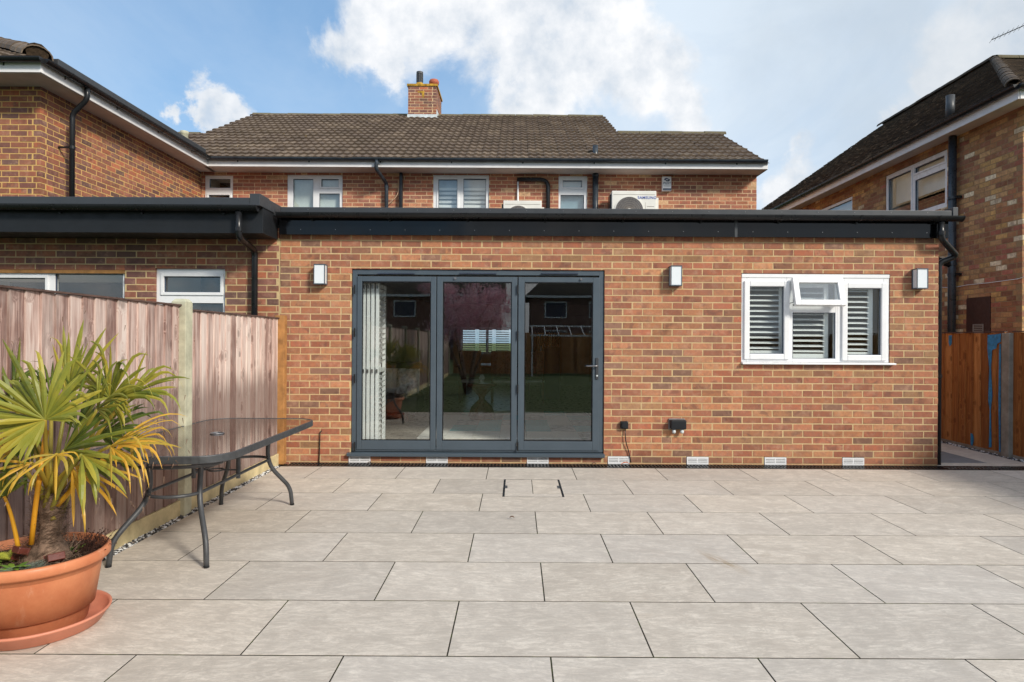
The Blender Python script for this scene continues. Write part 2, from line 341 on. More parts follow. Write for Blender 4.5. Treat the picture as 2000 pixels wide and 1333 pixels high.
def paving(name,c1,c2,var=1):
    m,n,b=newmat(name); g=n.n('ShaderNodeNewGeometry'); pos=g.outputs['Position']; r=n.n('ShaderNodeObjectInfo').outputs['Random']
    off=n.n('ShaderNodeCombineXYZ'); n.put(off.inputs[0],n.m('MULTIPLY',r,61.0)); n.put(off.inputs[1],n.m('MULTIPLY',r,29.0))
    rot=n.n('ShaderNodeVectorRotate'); rot.rotation_type='Z_AXIS'; n.put(rot.inputs['Vector'],n.vm('ADD',pos,off.outputs[0])); n.put(rot.inputs['Angle'],n.mr(r,0,1,-.25,.25))
    pv=rot.outputs[0]
    a=n.noise(n.vm('MULTIPLY',pv,(1.6,5,1)),1.4,9,.66,1.2); d=n.noise(n.vm('MULTIPLY',pv,(9,34,1)),1.0,7,.7,1.5); e=n.noise(pv,80,5,.8)
    c=n.mix(n.mr(a,.30,.70),c1,c2)
    c=n.mix(n.mr(d,.40,.60,0,.7),c,tuple(x*.66 for x in c1))
    c=n.mix(n.mr(d,.58,.70,0,.5),c,tuple(min(1,x*1.22) for x in c2))
    c=n.mix(n.mr(e,.50,.72,0,.38),c,tuple(x*.6 for x in c1))
    c=n.mix(n.mr(n.noise(pos,1.7,6,.7),.60,.76,0,.35),c,L(160,140,112))
    c=n.mix(n.mr(n.noise(pos,9,6,.75),.70,.74,0,.4),c,L(150,134,96))
    r9=n.m('FRACT',n.m('MULTIPLY',r,17.3))
    c=n.mix(n.mr(n.noise(pv,5,8,.75,1.0),.44,.58,0,.52),c,tuple(x*.70 for x in c1))
    c=n.mix(n.m('MULTIPLY',r9,.22),c,L(168,168,170))
    # brown scuff left across two slabs
    sv_=n.n('ShaderNodeVectorRotate'); sv_.rotation_type='Z_AXIS'; n.put(sv_.inputs['Vector'],n.vm('SUBTRACT',pos,(1.29,4.10,0))); sv_.inputs['Angle'].default_value=rad(-22)
    dd=n.vm('LENGTH',n.vm('MULTIPLY',sv_.outputs[0],(14,3.4,0)),out=1)
    c=n.mix(n.m('MULTIPLY',n.mr(dd,1.0,.1),n.mr(n.noise(n.vm('MULTIPLY',sv_.outputs[0],(60,6,1)),1,4,.6),.40,.62,0,.8)),c,L(150,126,94))
    hv=n.n('ShaderNodeHueSaturation'); n.put(hv.inputs['Value'],n.mr(r,0,1,.92,1.08)); n.put(hv.inputs['Color'],c)
    n.put(b.inputs['Base Color'],hv.outputs[0]); n.put(b.inputs['Roughness'],n.mr(a,.3,.7,.55,.72)); b.inputs['Specular IOR Level'].default_value=.4
    bump(n,b,n.m('ADD',a,n.m('MULTIPLY',d,.6)),.35,.006); return m
M['pave']=paving('pale_porcelain_paving',L(204,193,179),L(224,214,200))
M['paved']=paving('blue_grey_slab',L(104,110,116),L(130,134,138))
m,n,b=newmat('dark_mossy_joint'); p=n.n('ShaderNodeNewGeometry').outputs['Position']
n.put(b.inputs['Base Color'],n.mix(n.mr(n.noise(p,7,6,.7),.5,.62),L(40,36,28),L(66,72,30))); b.inputs['Roughness'].default_value=1; M['joint']=m
def pebblemat():
    m,n,b=newmat('black_and_white_pebble'); g=n.n('ShaderNodeNewGeometry')
    n.put(b.inputs['Base Color'],n.ramp(g.outputs['Random Per Island'],[(0,(.03,.03,.035)),(.35,(.10,.10,.10)),(.5,(.55,.56,.56)),(.75,(.75,.76,.76)),(.9,(.2,.16,.13))],True)); b.inputs['Roughness'].default_value=.6; return m
M['peb']=pebblemat()
def leafmat(name,stops,rough=.45):
    m,n,b=newmat(name); g=n.n('ShaderNodeNewGeometry'); oi=n.n('ShaderNodeObjectInfo'); pos=g.outputs['Position']
    r=n.m('FRACT',n.m('ADD',n.m('MULTIPLY',oi.outputs['Random'],9.7),n.m('MULTIPLY',g.outputs['Random Per Island'],7.3)))
    c=n.ramp(r,stops); c=n.mix(n.mr(n.noise(pos,14,4,.6),.45,.7,0,.4),c,stops[-1][1])
    n.put(b.inputs['Base Color'],c); b.inputs['Roughness'].default_value=rough
    try:
        tr=n.n('ShaderNodeBsdfTranslucent'); n.put(tr.inputs[0],c); mx=n.n('ShaderNodeMixShader'); mx.inputs[0].default_value=.28
        out=m.node_tree.nodes['Material Output']; n.L.new(b.outputs[0],mx.inputs[1]); n.L.new(tr.outputs[0],mx.inputs[2]); n.L.new(mx.outputs[0],out.inputs[0])
    except Exception: pass
    return m
M['palm']=leafmat('green_palm_leaf',[(0,L(96,108,42)),(.5,L(140,144,54)),(1,L(180,166,62))])
M['palmd']=leafmat('deep_green_palm_leaf',[(0,L(66,86,38)),(.6,L(98,116,42)),(1,L(136,140,52))])
M['palmy']=leafmat('yellow_palm_leaf',[(0,L(140,136,52)),(.4,L(196,160,52)),(1,L(214,164,56))])
M['stalk']=leafmat('yellow_green_stalk',[(0,L(150,150,64)),(1,L(190,160,60))])
M['stalky']=leafmat('orange_yellow_stalk',[(0,L(226,160,36)),(1,L(230,176,50))])
M['fibre']=plain('grey_brown_palm_fibre',L(128,106,90),.95,0,.4,30,.8,.2,220)
M['soil']=plain('dark_peat_soil',L(62,50,38),1,0,.4,30,.9,.2,90)
M['weed']=leafmat('bright_weed_leaf',[(0,L(70,110,50)),(1,L(130,160,60))])
M['fern']=leafmat('lime_fern_leaf',[(0,L(150,160,50)),(1,L(190,190,70))])
M['net']=plain('grey_green_netting',L(110,120,108),.8)
M['petal']=leafmat('pink_magnolia_petal',[(0,L(200,120,150)),(.5,L(236,186,200)),(1,L(250,232,236))],.7)
M['bark']=plain('grey_bark',L(112,98,86),.95,0,.3,14,.6)
def lawnm():
    m,n,b=newmat('mown_lawn_grass'); p=n.n('ShaderNodeNewGeometry').outputs['Position']
    n.put(b.inputs['Base Color'],n.mix(n.mr(n.noise(p,40,6,.7),.3,.7),(.035,.06,.012),(.10,.15,.035))); b.inputs['Roughness'].default_value=1
    bump(n,b,n.noise(p,160,4,.7),.9,.03); return m
M['lawn']=lawnm()
# ---------------------------------------------------------------- brickwork
def subtract(rects,o):
    out=[]
    for (a,b_,c,d) in rects:
        u0,u1,z0,z1=o
        if b_<=u0 or a>=u1 or d<=z0 or c>=z1: out.append((a,b_,c,d)); continue
        if a<u0: out.append((a,u0,c,d))
        if b_>u1: out.append((u1,b_,c,d))
        m0,m1=max(a,u0),min(b_,u1)
        if c<z0: out.append((m0,m1,c,z0))
        if d>z1: out.append((m0,m1,z1,d))
    return out
BC={}
def brickverts(fr,l,d,h,ch=.0018,j=0):
    O,U,V=fr; pts=[]
    for (v,c) in ((0,ch),(ch,0),(d,0)):
        for (su,sz) in ((-1,-1),(1,-1),(1,1),(-1,1)):
            pts.append(U*(su*(l/2-c)+(R.uniform(-.0016,.0016) if v<d else 0))+V*(v+(R.uniform(-.0006,.0006) if v==0 else 0))+Vector((0,0,sz*(h/2-c)+(R.uniform(-.0015,.0015) if v<d else 0))))
    fs=[(0,1,2,3)]+[(i,4+i,4+(i+1)%4,(i+1)%4) for i in range(4)]+[(4+i,8+i,8+(i+1)%4,4+(i+1)%4) for i in range(4)]
    return pts,fs
def brick_wall(root,fr,u0,u1,z0,z1,ops,mb_,mm,near,nmax=300,phase=0,depth=.1,start=None,end=None,top=None,zref=0,bonds=None):
    """start/end: 0 or 1 -> which course parity reaches that corner (the other stops one header short)"""
    O,U,V=fr
    # mortar bed behind the bricks
    rects=[(u0+.003,u1-.003,z0,z1)]
    for o in ops: rects=subtract(rects,(o[0]-.003,o[1]+.003,o[2]-.003,o[3]+.003))
    mo=MB(fr)
    for r in rects: mo.box(r[0],r[1],.0022,depth,r[2],r[3])
    mo.build('mortar',mm,root)
    items=[]; k=math.floor((z0-zref)/.075)
    while zref+k*.075<z1-.01:
        za=zref+k*.075; c0=max(za+.0055,z0); c1=min(za+.0695,z1)
        a0=u0; a1=u1; par=k%2
        if start is not None and par!=start: a0=u0+depth+.012
        if end is not None and par!=end: a1=u1-depth-.012
        x=math.floor((u0-1)/.225)*.225+phase+(par*.1125)
        jr=R.uniform(-.006,.006)
        while x<a1:
            cut=R.random()<.035
            segs=[(x,x+.1075),(x+.1125,x+.215)] if cut else [(x,x+.2145)]
            for sa,sb in segs:
                sa=max(sa+jr+R.uniform(-.003,.003),a0); sb=min(sb+jr+R.uniform(-.003,.001),a1)
                if sb-sa>.02 and c1-c0>.012:
                    rr=[(sa,sb,c0,c1)]
                    for o in ops: rr=subtract(rr,o)
                    for q in rr:
                        if q[1]-q[0]>.02 and q[3]-q[2]>.012: items.append(q)
            x+=.225
        k+=1
    near=Vector(near)
    def ctr(q): return O+U*((q[0]+q[1])/2)+Vector((0,0,(q[2]+q[3])/2))
    items.sort(key=lambda q:(ctr(q)-near).length*(1 if q[1]-q[0]>.15 else 1.15))
    key0=tuple(U)+tuple(V)
    for q in items[:nmax]:
        l=round((q[1]-q[0])/.005)*.005; l=min(l,q[1]-q[0]+.002); h=q[3]-q[2]; key=(key0,round(l,4),round(h,3),mb_.name,depth,R.randrange(4))
        if key not in BC:
            ps,fs=brickverts(fr,l,depth-.012,h); me=bpy.data.meshes.new('brick'); me.from_pydata([tuple(p) for p in ps],[],fs); me.materials.append(mb_); BC[key]=me
        link_mesh('brick',BC[key],ctr(q)+V*R.uniform(-.0015,.0015),root)
    if items[nmax:]:
        mb=MB()
        for q in items[nmax:]:
            ps,fs=brickverts(fr,q[1]-q[0],depth-.012,q[3]-q[2]); c=ctr(q)+V*R.uniform(-.0015,.0015); mb.add([c+p for p in ps],fs)
        tag(mb.build('brick_courses',mb_,root),kind='stuff')
# ---------------------------------------------------------------- roof tiles
def roll_profile(a,w):       # double roll: two rolls per tile
    t=(a/w*2)%1.0
    return .019*max(0,math.sin(math.pi*min(1,t/.62)))**1.0 if t<.62 else 0.0
def tile_plane(root,mat,O,A,U,rows,gauge,rng,near,nmax=300,w=.3,name='roof_tile',flat=False,stag=False):
    O=Vector(O);A=Vector(A).normalized();U=Vector(U).normalized();Nn=A.cross(U).normalized()
    if Nn.z<0: Nn=-Nn
    if flat:
        def geo():
            l=gauge*1.25; p=[]
            for (s,n0) in ((0,.020),(l,.004)):
                for a in (.002,w-.002):
                    p.append(A*a+U*s+Nn*n0)
            for a in (.002,w-.002): p.append(A*a+U*0+Nn*.006)
            return p,[(0,1,3,2),(4,5,1,0)]+[(0,2,4),(1,5,3)]
    else:
        def geo():
            seg=12; p=[]; l=gauge+.05
            for (s,n0,hh) in ((0,.050,1),(l,.006,1),(0,.008,1)):
                for k in range(seg+1):
                    a=w*k/seg; p.append(A*a+U*s+Nn*(n0+roll_profile(a+.0001 if k<seg else 0,w)*hh))
            m=seg+1; fs=[(k,k+1,m+k+1,m+k) for k in range(seg)]+[(2*m+k,2*m+k+1,k+1,k) for k in range(seg)]
            return p,fs
    ps,fs=geo(); me=bpy.data.meshes.new(name); me.from_pydata([tuple(x) for x in ps],[],fs); me.materials.append(mat)
    items=[]
    for i in range(rows):
        for (a0,a1) in rng(i):
            a=a0-(w/2 if stag and i%2 else 0)
            while a<a1-.05:
                if a>=a0-.2: items.append(O+A*(a+R.uniform(-.004,.004))+U*(i*gauge+R.uniform(-.006,.006))+Nn*R.uniform(-.003,.004))
                a+=w
    near=Vector(near); items.sort(key=lambda p:(p-near).length)
    for p in items[:nmax]: link_mesh(name,me,p,root)
    if items[nmax:]:
        mb=MB()
        for p in items[nmax:]: 
            q=R.uniform(-.004,.004)
            mb.add([p+x+Nn*q for x in ps],fs)
        tag(mb.build(name+'_courses',mat,root),kind='stuff')
def ridge(root,p0,p1,r=.11,step=.45,mat=None,name='ridge_tile',sag=0):
    p0=Vector(p0);p1=Vector(p1);d=(p1-p0);n=max(1,int(d.length/step)); 
    side=d.normalized().cross(Vector((0,0,1))).normalized(); up=side.cross(d.normalized()).normalized()
    if up.z<0: up=-up
    for i in range(n):
        a=p0+d*(i/n); b=p0+d*((i+.985)/n); mb=MB(); vs=[];fs=[]
        dz=R.uniform(-.006,.008)
        for q,rr in ((a,r),(b,r*.96)):
            for k in range(9):
                t=math.pi*k/8; vs.append(q+side*math.cos(t)*rr+up*(math.sin(t)*rr*.85-.03+dz))
            for k in range(9):
                t=math.pi*(8-k)/8; vs.append(q+side*math.cos(t)*(rr-.015)+up*(math.sin(t)*(rr-.015)*.85-.03+dz))
        fs=[(k,(k+1)%18,18+(k+1)%18,18+k) for k in range(18)]+[tuple(range(18))[::-1],tuple(range(18,36))]
        mb.add(vs,fs); mb.build(name,mat or M['rtile'],root)
# ---------------------------------------------------------------- joinery
def gutter(root,fr,u0,u1,vc,zc,r=.056,mat=None,clips=1.0,name='gutter',cap=True):
    mat=mat or M['black']; pr=[]
    for k in range(13): t=math.pi*k/12; pr.append((vc-math.cos(t)*r, zc-math.sin(t)*r))
    for k in range(13): t=math.pi*(12-k)/12; pr.append((vc-math.cos(t)*(r-.004), zc-math.sin(t)*(r-.004)))
    g=MB(fr).extr(pr,u0,u1)
    if cap:
        for u in (u0,u1): g.extr([(vc-math.cos(math.pi*k/12)*r*1.06,zc-math.sin(math.pi*k/12)*r*1.06) for k in range(13)],u-.006,u+.006)
    go=g.build(name,mat,root)
    u=u0+clips*.4
    while u<u1 and clips>0:
        b=MB(fr); pr2=[]
        for k in range(9): t=math.pi*k/8; pr2.append((vc-math.cos(t)*(r+.005),zc-math.sin(t)*(r+.005)))
        for k in range(9): t=math.pi*(8-k)/8; pr2.append((vc-math.cos(t)*(r-.001),zc-math.sin(t)*(r-.001)))
        b.extr(pr2,u,u+.022); b.box(u,u+.022,vc+r,vc+r+.03,zc-r-.02,zc+.0)
        b.build('gutter_bracket',mat,go); u+=clips
    return go
def pipe(root,pts,r=.034,name='downpipe',mat=None,collars=(),n=12,rr=.05):
    path=arcpath(pts,rr,5); mb=MB().tube(path,r,n); o=mb.build(name,mat or M['black'],root,smooth=True)
    for c in collars:
        c=Vector(c); MB().tube([c-Vector((0,0,.02)),c+Vector((0,0,.02))],r*1.18,n).build('pipe_collar',mat or M['black'],o)
    return o
def pane(mb_parent,fr,u0,u1,z0,z1,v,mat=None):
    return MB(fr).box(u0,u1,v,v+.006,z0,z1).build('pane',mat or M['glass'],mb_parent)
def upvc(root,fr,u0,u1,z0,z1,lights,v=.03,sill=True,back=None,t=.045,mat=None,vback=.35):
    """lights: (u0,u1,z0,z1,'s' sash or 'f' fixed) glass openings"""
    mat=mat or M['white']
    rects=[(u0,u1,z0,z1)]
    for l in lights: rects=subtract(rects,l[:4] if l[4]=='f' else (l[0]-.03,l[1]+.03,l[2]-.03,l[3]+.03))
    f=MB(fr)
    for r in rects: f.box(r[0],r[1],v,v+.06,r[2],r[3])
    fo=f.build('window',mat,root,bevel=.003)
    for l in lights:
        if l[4]=='s':
            MB(fr).ring(l[0]-.034,l[1]+.034,l[2]-.034,l[3]+.034,.034,v-.014,v+.05).build('sash',mat,fo,bevel=.004)
        MB(fr).ring(l[0],l[1],l[2],l[3],.008,v+.012,v+.03).build('glazing_bead',M['inkg'] if mat==M['white'] else mat,fo)
        pane(fo,fr,l[0]+.001,l[1]-.001,l[2]+.001,l[3]-.001,v+.031)
    if sill:
        MB(fr).extr([(v-.05,z0-.03),(v-.05,z0-.012),(v+.06,z0-.001),(v+.06,z0-.03)],u0-.03,u1+.03).build('window_sill',mat,fo,bevel=.002)
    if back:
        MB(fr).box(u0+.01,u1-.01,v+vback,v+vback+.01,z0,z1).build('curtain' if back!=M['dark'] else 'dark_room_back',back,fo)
        bx=MB(fr).box(u0-.02,u0+.01,v+.07,v+vback,z0,z1).box(u1-.01,u1+.02,v+.07,v+vback,z0,z1).box(u0-.02,u1+.02,v+.07,v+vback,z1,z1+.01).box(u0-.02,u1+.02,v+.07,v+vback,z0-.01,z0)
        bx.build('window_reveal',M['plaster'],fo)
    return fo
def text(s,size,mat,parent,loc,rot=(math.pi/2,0,0),ext=.0008,bold=0,name='lettering',sx=1):
    cu=bpy.data.curves.new('lettering','FONT'); cu.body=s; cu.size=size; cu.extrude=ext; cu.offset=bold; cu.align_x='CENTER'; cu.align_y='CENTER'; cu.space_character=1.08
    to=bpy.data.objects.new('tmp',cu); col.objects.link(to); bpy.context.view_layer.update()
    me=bpy.data.meshes.new_from_object(to.evaluated_get(bpy.context.evaluated_depsgraph_get())); bpy.data.objects.remove(to)
    me.materials.clear(); me.materials.append(mat)
    o=bpy.data.objects.new(name,me); col.objects.link(o); o.parent=parent; o.location=Vector(loc)-org_of(parent); o.rotation_euler=rot; o.scale=(sx,1,1); return o
# ================================================================ GROUND
g=MB(); g.add([(-300,-300,-.06),(300,-300,-.06),(300,300,-.06),(-300,300,-.06)],[(0,1,2,3)])
tag(g.build('ground',M['lawn']),'wide green ground beyond the gardens',kind='structure')
g=MB().box(-2.55,6.0,2.243,7.08,-.05,-.0009); tag(g.build('patio_bed',M['joint']),'dark mossy bed showing in the joints of the patio',kind='structure')
patio=thing('patio','patio of large pale grey porcelain slabs laid half bond',None,(0,4.7,0),kind='structure')
COVER=(-.118,.430,5.75,6.471)
rows=[2.243+.604*i for i in range(8)]+[7.075]
for i in range(8):
    y0=rows[i]; y1=y0+.604
    ph=.156 if i%2==0 else -.296
    k=-4
    for k in range(-4,8):
        x0=ph+.902*k; x1=x0+.902; x0=max(x0,-2.55); x1=min(x1,5.92)
        if x1-x0<.03: continue
        rr=subtract([(x0+.0036,x1-.0036,y0+.005,y1-.005)],(COVER[0],COVER[1],COVER[2],COVER[3]))
        if not rr: continue
        if i==5 and len(rr)>1 and False: pass
        if len(rr)==1:
            r=rr[0]; mb=MB().box(r[0],r[1],r[2],r[3],-.022,R.uniform(0,.0007))
        else:
            mb=MB(); z=R.uniform(0,.0007)
            for r in rr: mb.box(r[0],r[1],r[2],r[3],-.022,z)
        mb.build('slab',M['pave'],patio,bevel=.0005)
# recessed inspection cover with its own half slabs
ic=thing('inspection_cover','recessed drain cover tray filled with two cut paving slabs',"drain cover",(.156,6.1,0))
x0,x1,y0,y1=COVER
MB().box(x0,x0+.017,y0,y1,-.03,.0012).box(x1-.017,x1,y0,y1,-.03,.0012).box(x0+.017,x1-.017,y0,y0+.013,-.03,-.0004).box(x0+.017,x1-.017,y1-.013,y1,-.03,-.0004).box(x0+.017,x1-.017,y0+.013,y1-.013,-.03,-.0235).build('tray_edge',M['black'],ic)
MB().box(x0+.019,.1525,5.872,y1-.014,-.022,.0006).build('slab',M['pave'],ic,bevel=.0005)
MB().box(.1585,x1-.019,5.872,y1-.014,-.022,.0004).build('slab',M['pave'],ic,bevel=.0005)
MB().box(x0+.019,x1-.019,y0+.014,5.865,-.022,.0005).build('slab',M['pave'],ic,bevel=.0005)
for a,b_ in ((x0+.0175,x0+.040),(x1-.040,x1-.0175)):
    MB().box(a,b_,6.08,6.19,-.01,.0022).build('lifting_plate',M['screw'],ic)
# lawn, side strips, passage
g=MB(); g.add([(-2.63,-12,0),(6.0,-12,0),(6.0,2.24,0),(-2.63,2.24,0)],[(0,1,2,3)]); tag(g.build('lawn',M['lawn']),'mown back lawn mirrored in the doors',kind='structure')
g=MB().box(-2.63,-2.552,2.243,7.3,-.055,-.018); tag(g.build('gravel_bed',M['soil']),'narrow soil bed under the pebbles beside the fence',kind='structure')
def pebbles(name,label,x0,x1,y0,y1,n,z,smin=.008,smax=.016):
    mb=MB(); t=(1+5**.5)/2
    ico=[(-1,t,0),(1,t,0),(-1,-t,0),(1,-t,0),(0,-1,t),(0,1,t),(0,-1,-t),(0,1,-t),(t,0,-1),(t,0,1),(-t,0,-1),(-t,0,1)]
    fi=[(0,11,5),(0,5,1),(0,1,7),(0,7,10),(0,10,11),(1,5,9),(5,11,4),(11,10,2),(10,7,6),(7,1,8),(3,9,4),(3,4,2),(3,2,6),(3,6,8),(3,8,9),(4,9,5),(2,4,11),(6,2,10),(8,6,7),(9,8,1)]
    for _ in range(n):
        c=Vector((R.uniform(x0,x1),R.uniform(y0,y1),z+R.uniform(-.004,.008))); s=R.uniform(smin,smax); q=R.uniform(0,6.3); e=(R.uniform(.7,1.3),R.uniform(.6,1),R.uniform(.45,.8))
        vs=[]
        for v in ico:
            a,b_,d=v[0]*e[0]*R.uniform(.85,1.1),v[1]*e[1]*R.uniform(.85,1.1),v[2]*e[2]; vs.append(c+Vector((a*math.cos(q)-b_*math.sin(q),a*math.sin(q)+b_*math.cos(q),d))*s*.55)
        mb.add(vs,fi)
    return tag(mb.build(name,M['peb']),label,'gravel',kind='stuff')
pebbles('gravel','black and white pebbles in the narrow strip beside the pink timber fence',-2.622,-2.556,2.3,7.1,2300,-.008)
pebbles('gravel','pale pebbles along the foot of the orange fence in the side passage',5.88,5.98,7.2,14,1500,-.008)
g=MB().box(4.72,6.0,7.29,15.5,-.05,-.012); tag(g.build('passage_bed',M['joint']),'joint bed of the side passage',kind='structure')
ps=thing('side_path','side passage of blue grey slabs with pale border strips',None,(5.4,9,0),kind='structure')
y=7.34
MB().box(4.73,5.87,7.10,7.50,-.03,-.001).build('slab',M['pave'],ps,bevel=.002)
for k in range(8):
    ya=7.505+k*.905; MB().box(4.75,5.42,ya,ya+.9,-.03,-.002).build('slab',M['paved'],ps,bevel=.002)
    MB().box(5.425,5.87,ya,ya+.9,-.03,-.001).build('slab',M['pave'],ps,bevel=.002)
# channel drain
dr=thing('channel_drain','black slotted drain channel along the foot of the brick wall','drain',(1,7.18,0))
MB().box(-2.50,5.9,7.082,7.288,-.045,-.02).build('channel',M['black'],dr)
gr=MB(); gr.box(-2.50,5.9,7.085,7.115,-.02,.004); gr.box(-2.50,5.9,7.255,7.286,-.02,.004); gr.box(-2.50,5.9,7.178,7.190,-.02,.003)
x=-2.5
while x<5.9: gr.box(x,x+.016,7.115,7.178,-.02,.0035); gr.box(x,x+.016,7.190,7.255,-.02,.0035); x+=.038
gr.build('grating',M['black'],dr)
# ================================================================ REAR EXTENSION
WY=7.30; XL=-2.655; XR=4.715
fr=FRONT(WY)
ext=thing('rear_extension','single storey orange brick extension with grey folding doors and black roof edge','house extension',(1.0,7.3,0))
D0,D1=X_(686,WY,700),X_(1180,WY,700); DZ0,DZ1=Z_(930,893,WY),Z_(930,527,WY)
Wn0,Wn1=X_(1448,WY,620),X_(1738,WY,620); WZ0,WZ1=Z_(1590,713,WY),Z_(1590,535,WY)
ops=[(D0,D1,DZ0,DZ1),(Wn0,Wn1,WZ0,WZ1)]
VENT=[681,832,1029,1187,1341,1493,1645]; vb=[]
for px in VENT:
    a=X_(px,WY,900); vb.append(a); ops.append((a,a+.245,.002,.088))
brick_wall(ext,fr,XL+.005,XR,-.03,2.62,ops,M['brick'],M['mortar'],(1.2,0,1.38),zref=.012,phase=.06)
MB().box(XL-.012,XL+.004,7.303,7.39,0,2.5).build('movement_joint',M['mortar'],ext)
# right end return and shell of the extension
brick_wall(ext,(Vector((XR,0,0)),Vector((0,1,0)),Vector((-1,0,0))),7.405,12.7,-.03,2.62,[],M['brick'],M['mortar'],(XR,7.3,1),nmax=0,zref=.012)
# fascia, trim, gutter
MB(fr).box(XL+.02,XR+.06,-.075,-.045,Z_(1009,461,7.22),2.76).build('fascia',M['gblack'],ext,bevel=.003)
MB(fr).box(XL+.02,XR+.05,-.045,-.002,2.55,2.56).build('soffit',M['mblack'],ext)
MB(fr).box(XL+.05,XR+.11,-.135,.15,2.765,2.83).build('roof_edge_trim',M['dgrey'],ext,bevel=.006)
MB(fr).box(XR+.06,XR+.118,-.145,.0,2.758,2.865).build('trim_corner',M['dgrey'],ext,bevel=.004)
MB(fr).box(XR+.075,XR+.109,.151,5.4,2.765,2.83).build('side_trim',M['dgrey'],ext)
MB(fr).box(XL+.02,XR+.07,.151,5.4,2.70,2.76).build('flat_roof',M['mblack'],ext)
gutter(ext,fr,XL+.03,XR+.155,-.145,2.762,.056,clips=.86)
fx=MB(fr)
for k in range(19):
    fx.box(-2.4+k*.385,-2.4+k*.385+.007,-.078,-.075,2.59,2.597); fx.box(-2.3+k*.4,-2.3+k*.4+.006,-.138,-.135,2.80,2.806)
fx.build('fixing_screws',M['screw'],ext)
MB(fr).box(X_(1434,7.22),X_(1434,7.22)+.03,-.079,-.0755,2.535,2.76).build('fascia_joint_strip',M['dgrey'],ext)
# right-hand swan-neck pipe
px0=XR-.065
pipe(ext,[(px0,7.16,2.70),(px0,7.16,2.52),(XR+.24,7.36,2.36),(XR+.06,7.39,2.28),(XR+.06,7.39,.0)],.033,'downpipe',M['black'],[(px0,7.16,2.58),(XR+.06,7.39,2.1),(XR+.06,7.39,1.0)],rr=.05)
# air vents (white louvred)
for i,a in enumerate(vb):
    v=MB(fr).ring(a+.002,a+.243,.004,.086,.010,-.006,.03).build('air_vent',M['white'],ext)
    s=MB(fr)
    for k in range(4): s.extr([(-.006,.0155+k*.0165),(.006,.0165+k*.0165),(.006,.0255+k*.0165),(-.006,.0250+k*.0165)],a+.012,a+.233)
    s.box(a+.117,a+.128,-.004,.02,.014,.076); s.build('vent_slats',M['white'],v)
    MB(fr).box(a+.006,a+.239,.031,.04,.006,.084).build('vent_back',M['rugg'],v)
# ---- bifold door
bf=MB(fr); v0=.018
bf.ring(D0+.004,D1-.004,DZ0+.055,DZ1-.004,.055,v0,v0+.075)
bo=bf.build('bifold_door',M['anth'],ext,bevel=.003)
MB(fr).extr([(-.045,DZ0+.006),(-.045,DZ0+.040),(.085,DZ0+.055),(.085,DZ0+.006)],D0-.035,D1+.008).build('threshold',M['anth'],bo,bevel=.003)
gz=[(706,841),(864,999),(1024,1158)]; lv=[(697,851.5),(853,1010),(1012,1171)]
GZ0,GZ1=Z_(930,862,WY),Z_(930,551,WY)
for k in range(3):
    a,b_=X_(lv[k][0],WY),X_(lv[k][1],WY); c,d=X_(gz[k][0],WY),X_(gz[k][1],WY)
    l0,l1=DZ0+.075,Z_(930,541,WY)
    lf=MB(fr); 
    lf.box(a,c,v0-.012,v0+.05,l0,l1).box(d,b_,v0-.012,v0+.05,l0,l1).box(c,d,v0-.012,v0+.05,GZ1,l1).box(c,d,v0-.012,v0+.05,l0,GZ0)
    lf.build('door_leaf',M['anth'],bo,bevel=.004)
    MB(fr).ring(c,d,GZ0,GZ1,.010,v0,v0+.02).build('glazing_bead',M['black'],bo)
    pane(bo,fr,c+.002,d-.002,GZ0+.002,GZ1-.002,v0+.021)
for a in (737,897,1057):
    u=X_(a,WY); zz=Z_(a+36,534,WY); MB(fr).extr([(v0-.022,zz-.010),(v0-.026,zz-.002),(v0,zz+.006),(v0,zz-.012)],u,u+.41).build('trickle_vent',M['inkg'],bo)
for (a,bq) in ((889,544),(1135,546)):
    p=at(a,bq,WY); MB(fr).tube([p+Vector((0,-.012,0)),p+Vector((0,.02,0))],.013,14).build('lock_stud',M['screw'],bo)
for px,ys in ((693,(566,650,740,872)),(1011,(566,655,760,872))):
    for py in ys:
        p=at(px,py,WY); MB().tube([p+Vector((0,-.012,-.05)),p+Vector((0,-.012,.05))],.009,10).build('hinge',M['black'],bo)
hp=at(1166,722,WY)
MB(fr).box(hp.x-.016,hp.x+.016,v0-.024,v0-.012,hp.z-.11,hp.z+.13).build('handle_plate',M['dgrey'],bo,bevel=.004)
MB().tube(arcpath([(hp.x,WY+v0-.02,hp.z+.04),(hp.x,WY+v0-.062,hp.z+.04),(hp.x-.125,WY+v0-.062,hp.z+.038)],.02,5),.009,10).build('door_handle',M['screw'],bo,smooth=True)
MB().tube([(hp.x,WY+v0-.03,hp.z-.07),(hp.x,WY+v0-.012,hp.z-.07)],.010,12).build('lock_cylinder',M['lead'],bo)
# ---- white window of the extension
zt=lambda py,px=1590:Z_(px,py,WY); xt=lambda px:X_(px,WY,620)
lights=[(xt(1464),xt(1531),zt(692),zt(560.5),'s'),(xt(1549),xt(1632.5),zt(701),zt(611),'f'),(xt(1655),xt(1721),zt(693.5),zt(563),'s'),(xt(1557),xt(1636),zt(592),zt(560),'hole')]
rects=[(Wn0+.003,Wn1-.003,WZ0+.03,WZ1-.004)]
for l in lights[:2]+lights[2:3]: rects=subtract(rects,l[:4] if l[4]=='f' else (l[0]-.03,l[1]+.03,l[2]-.03,l[3]+.03))
rects=subtract(rects,(xt(1549),xt(1636),zt(598),zt(552)))
f=MB(fr)
for r in rects: f.box(r[0],r[1],.01,.075,r[2],r[3])
wf=f.build('window',M['white'],ext,bevel=.004)
MB(fr).box(Wn0+.004,Wn1-.004,.002,.01,WZ1-.045,WZ1-.006).build('head_trim',M['white'],wf,bevel=.002)
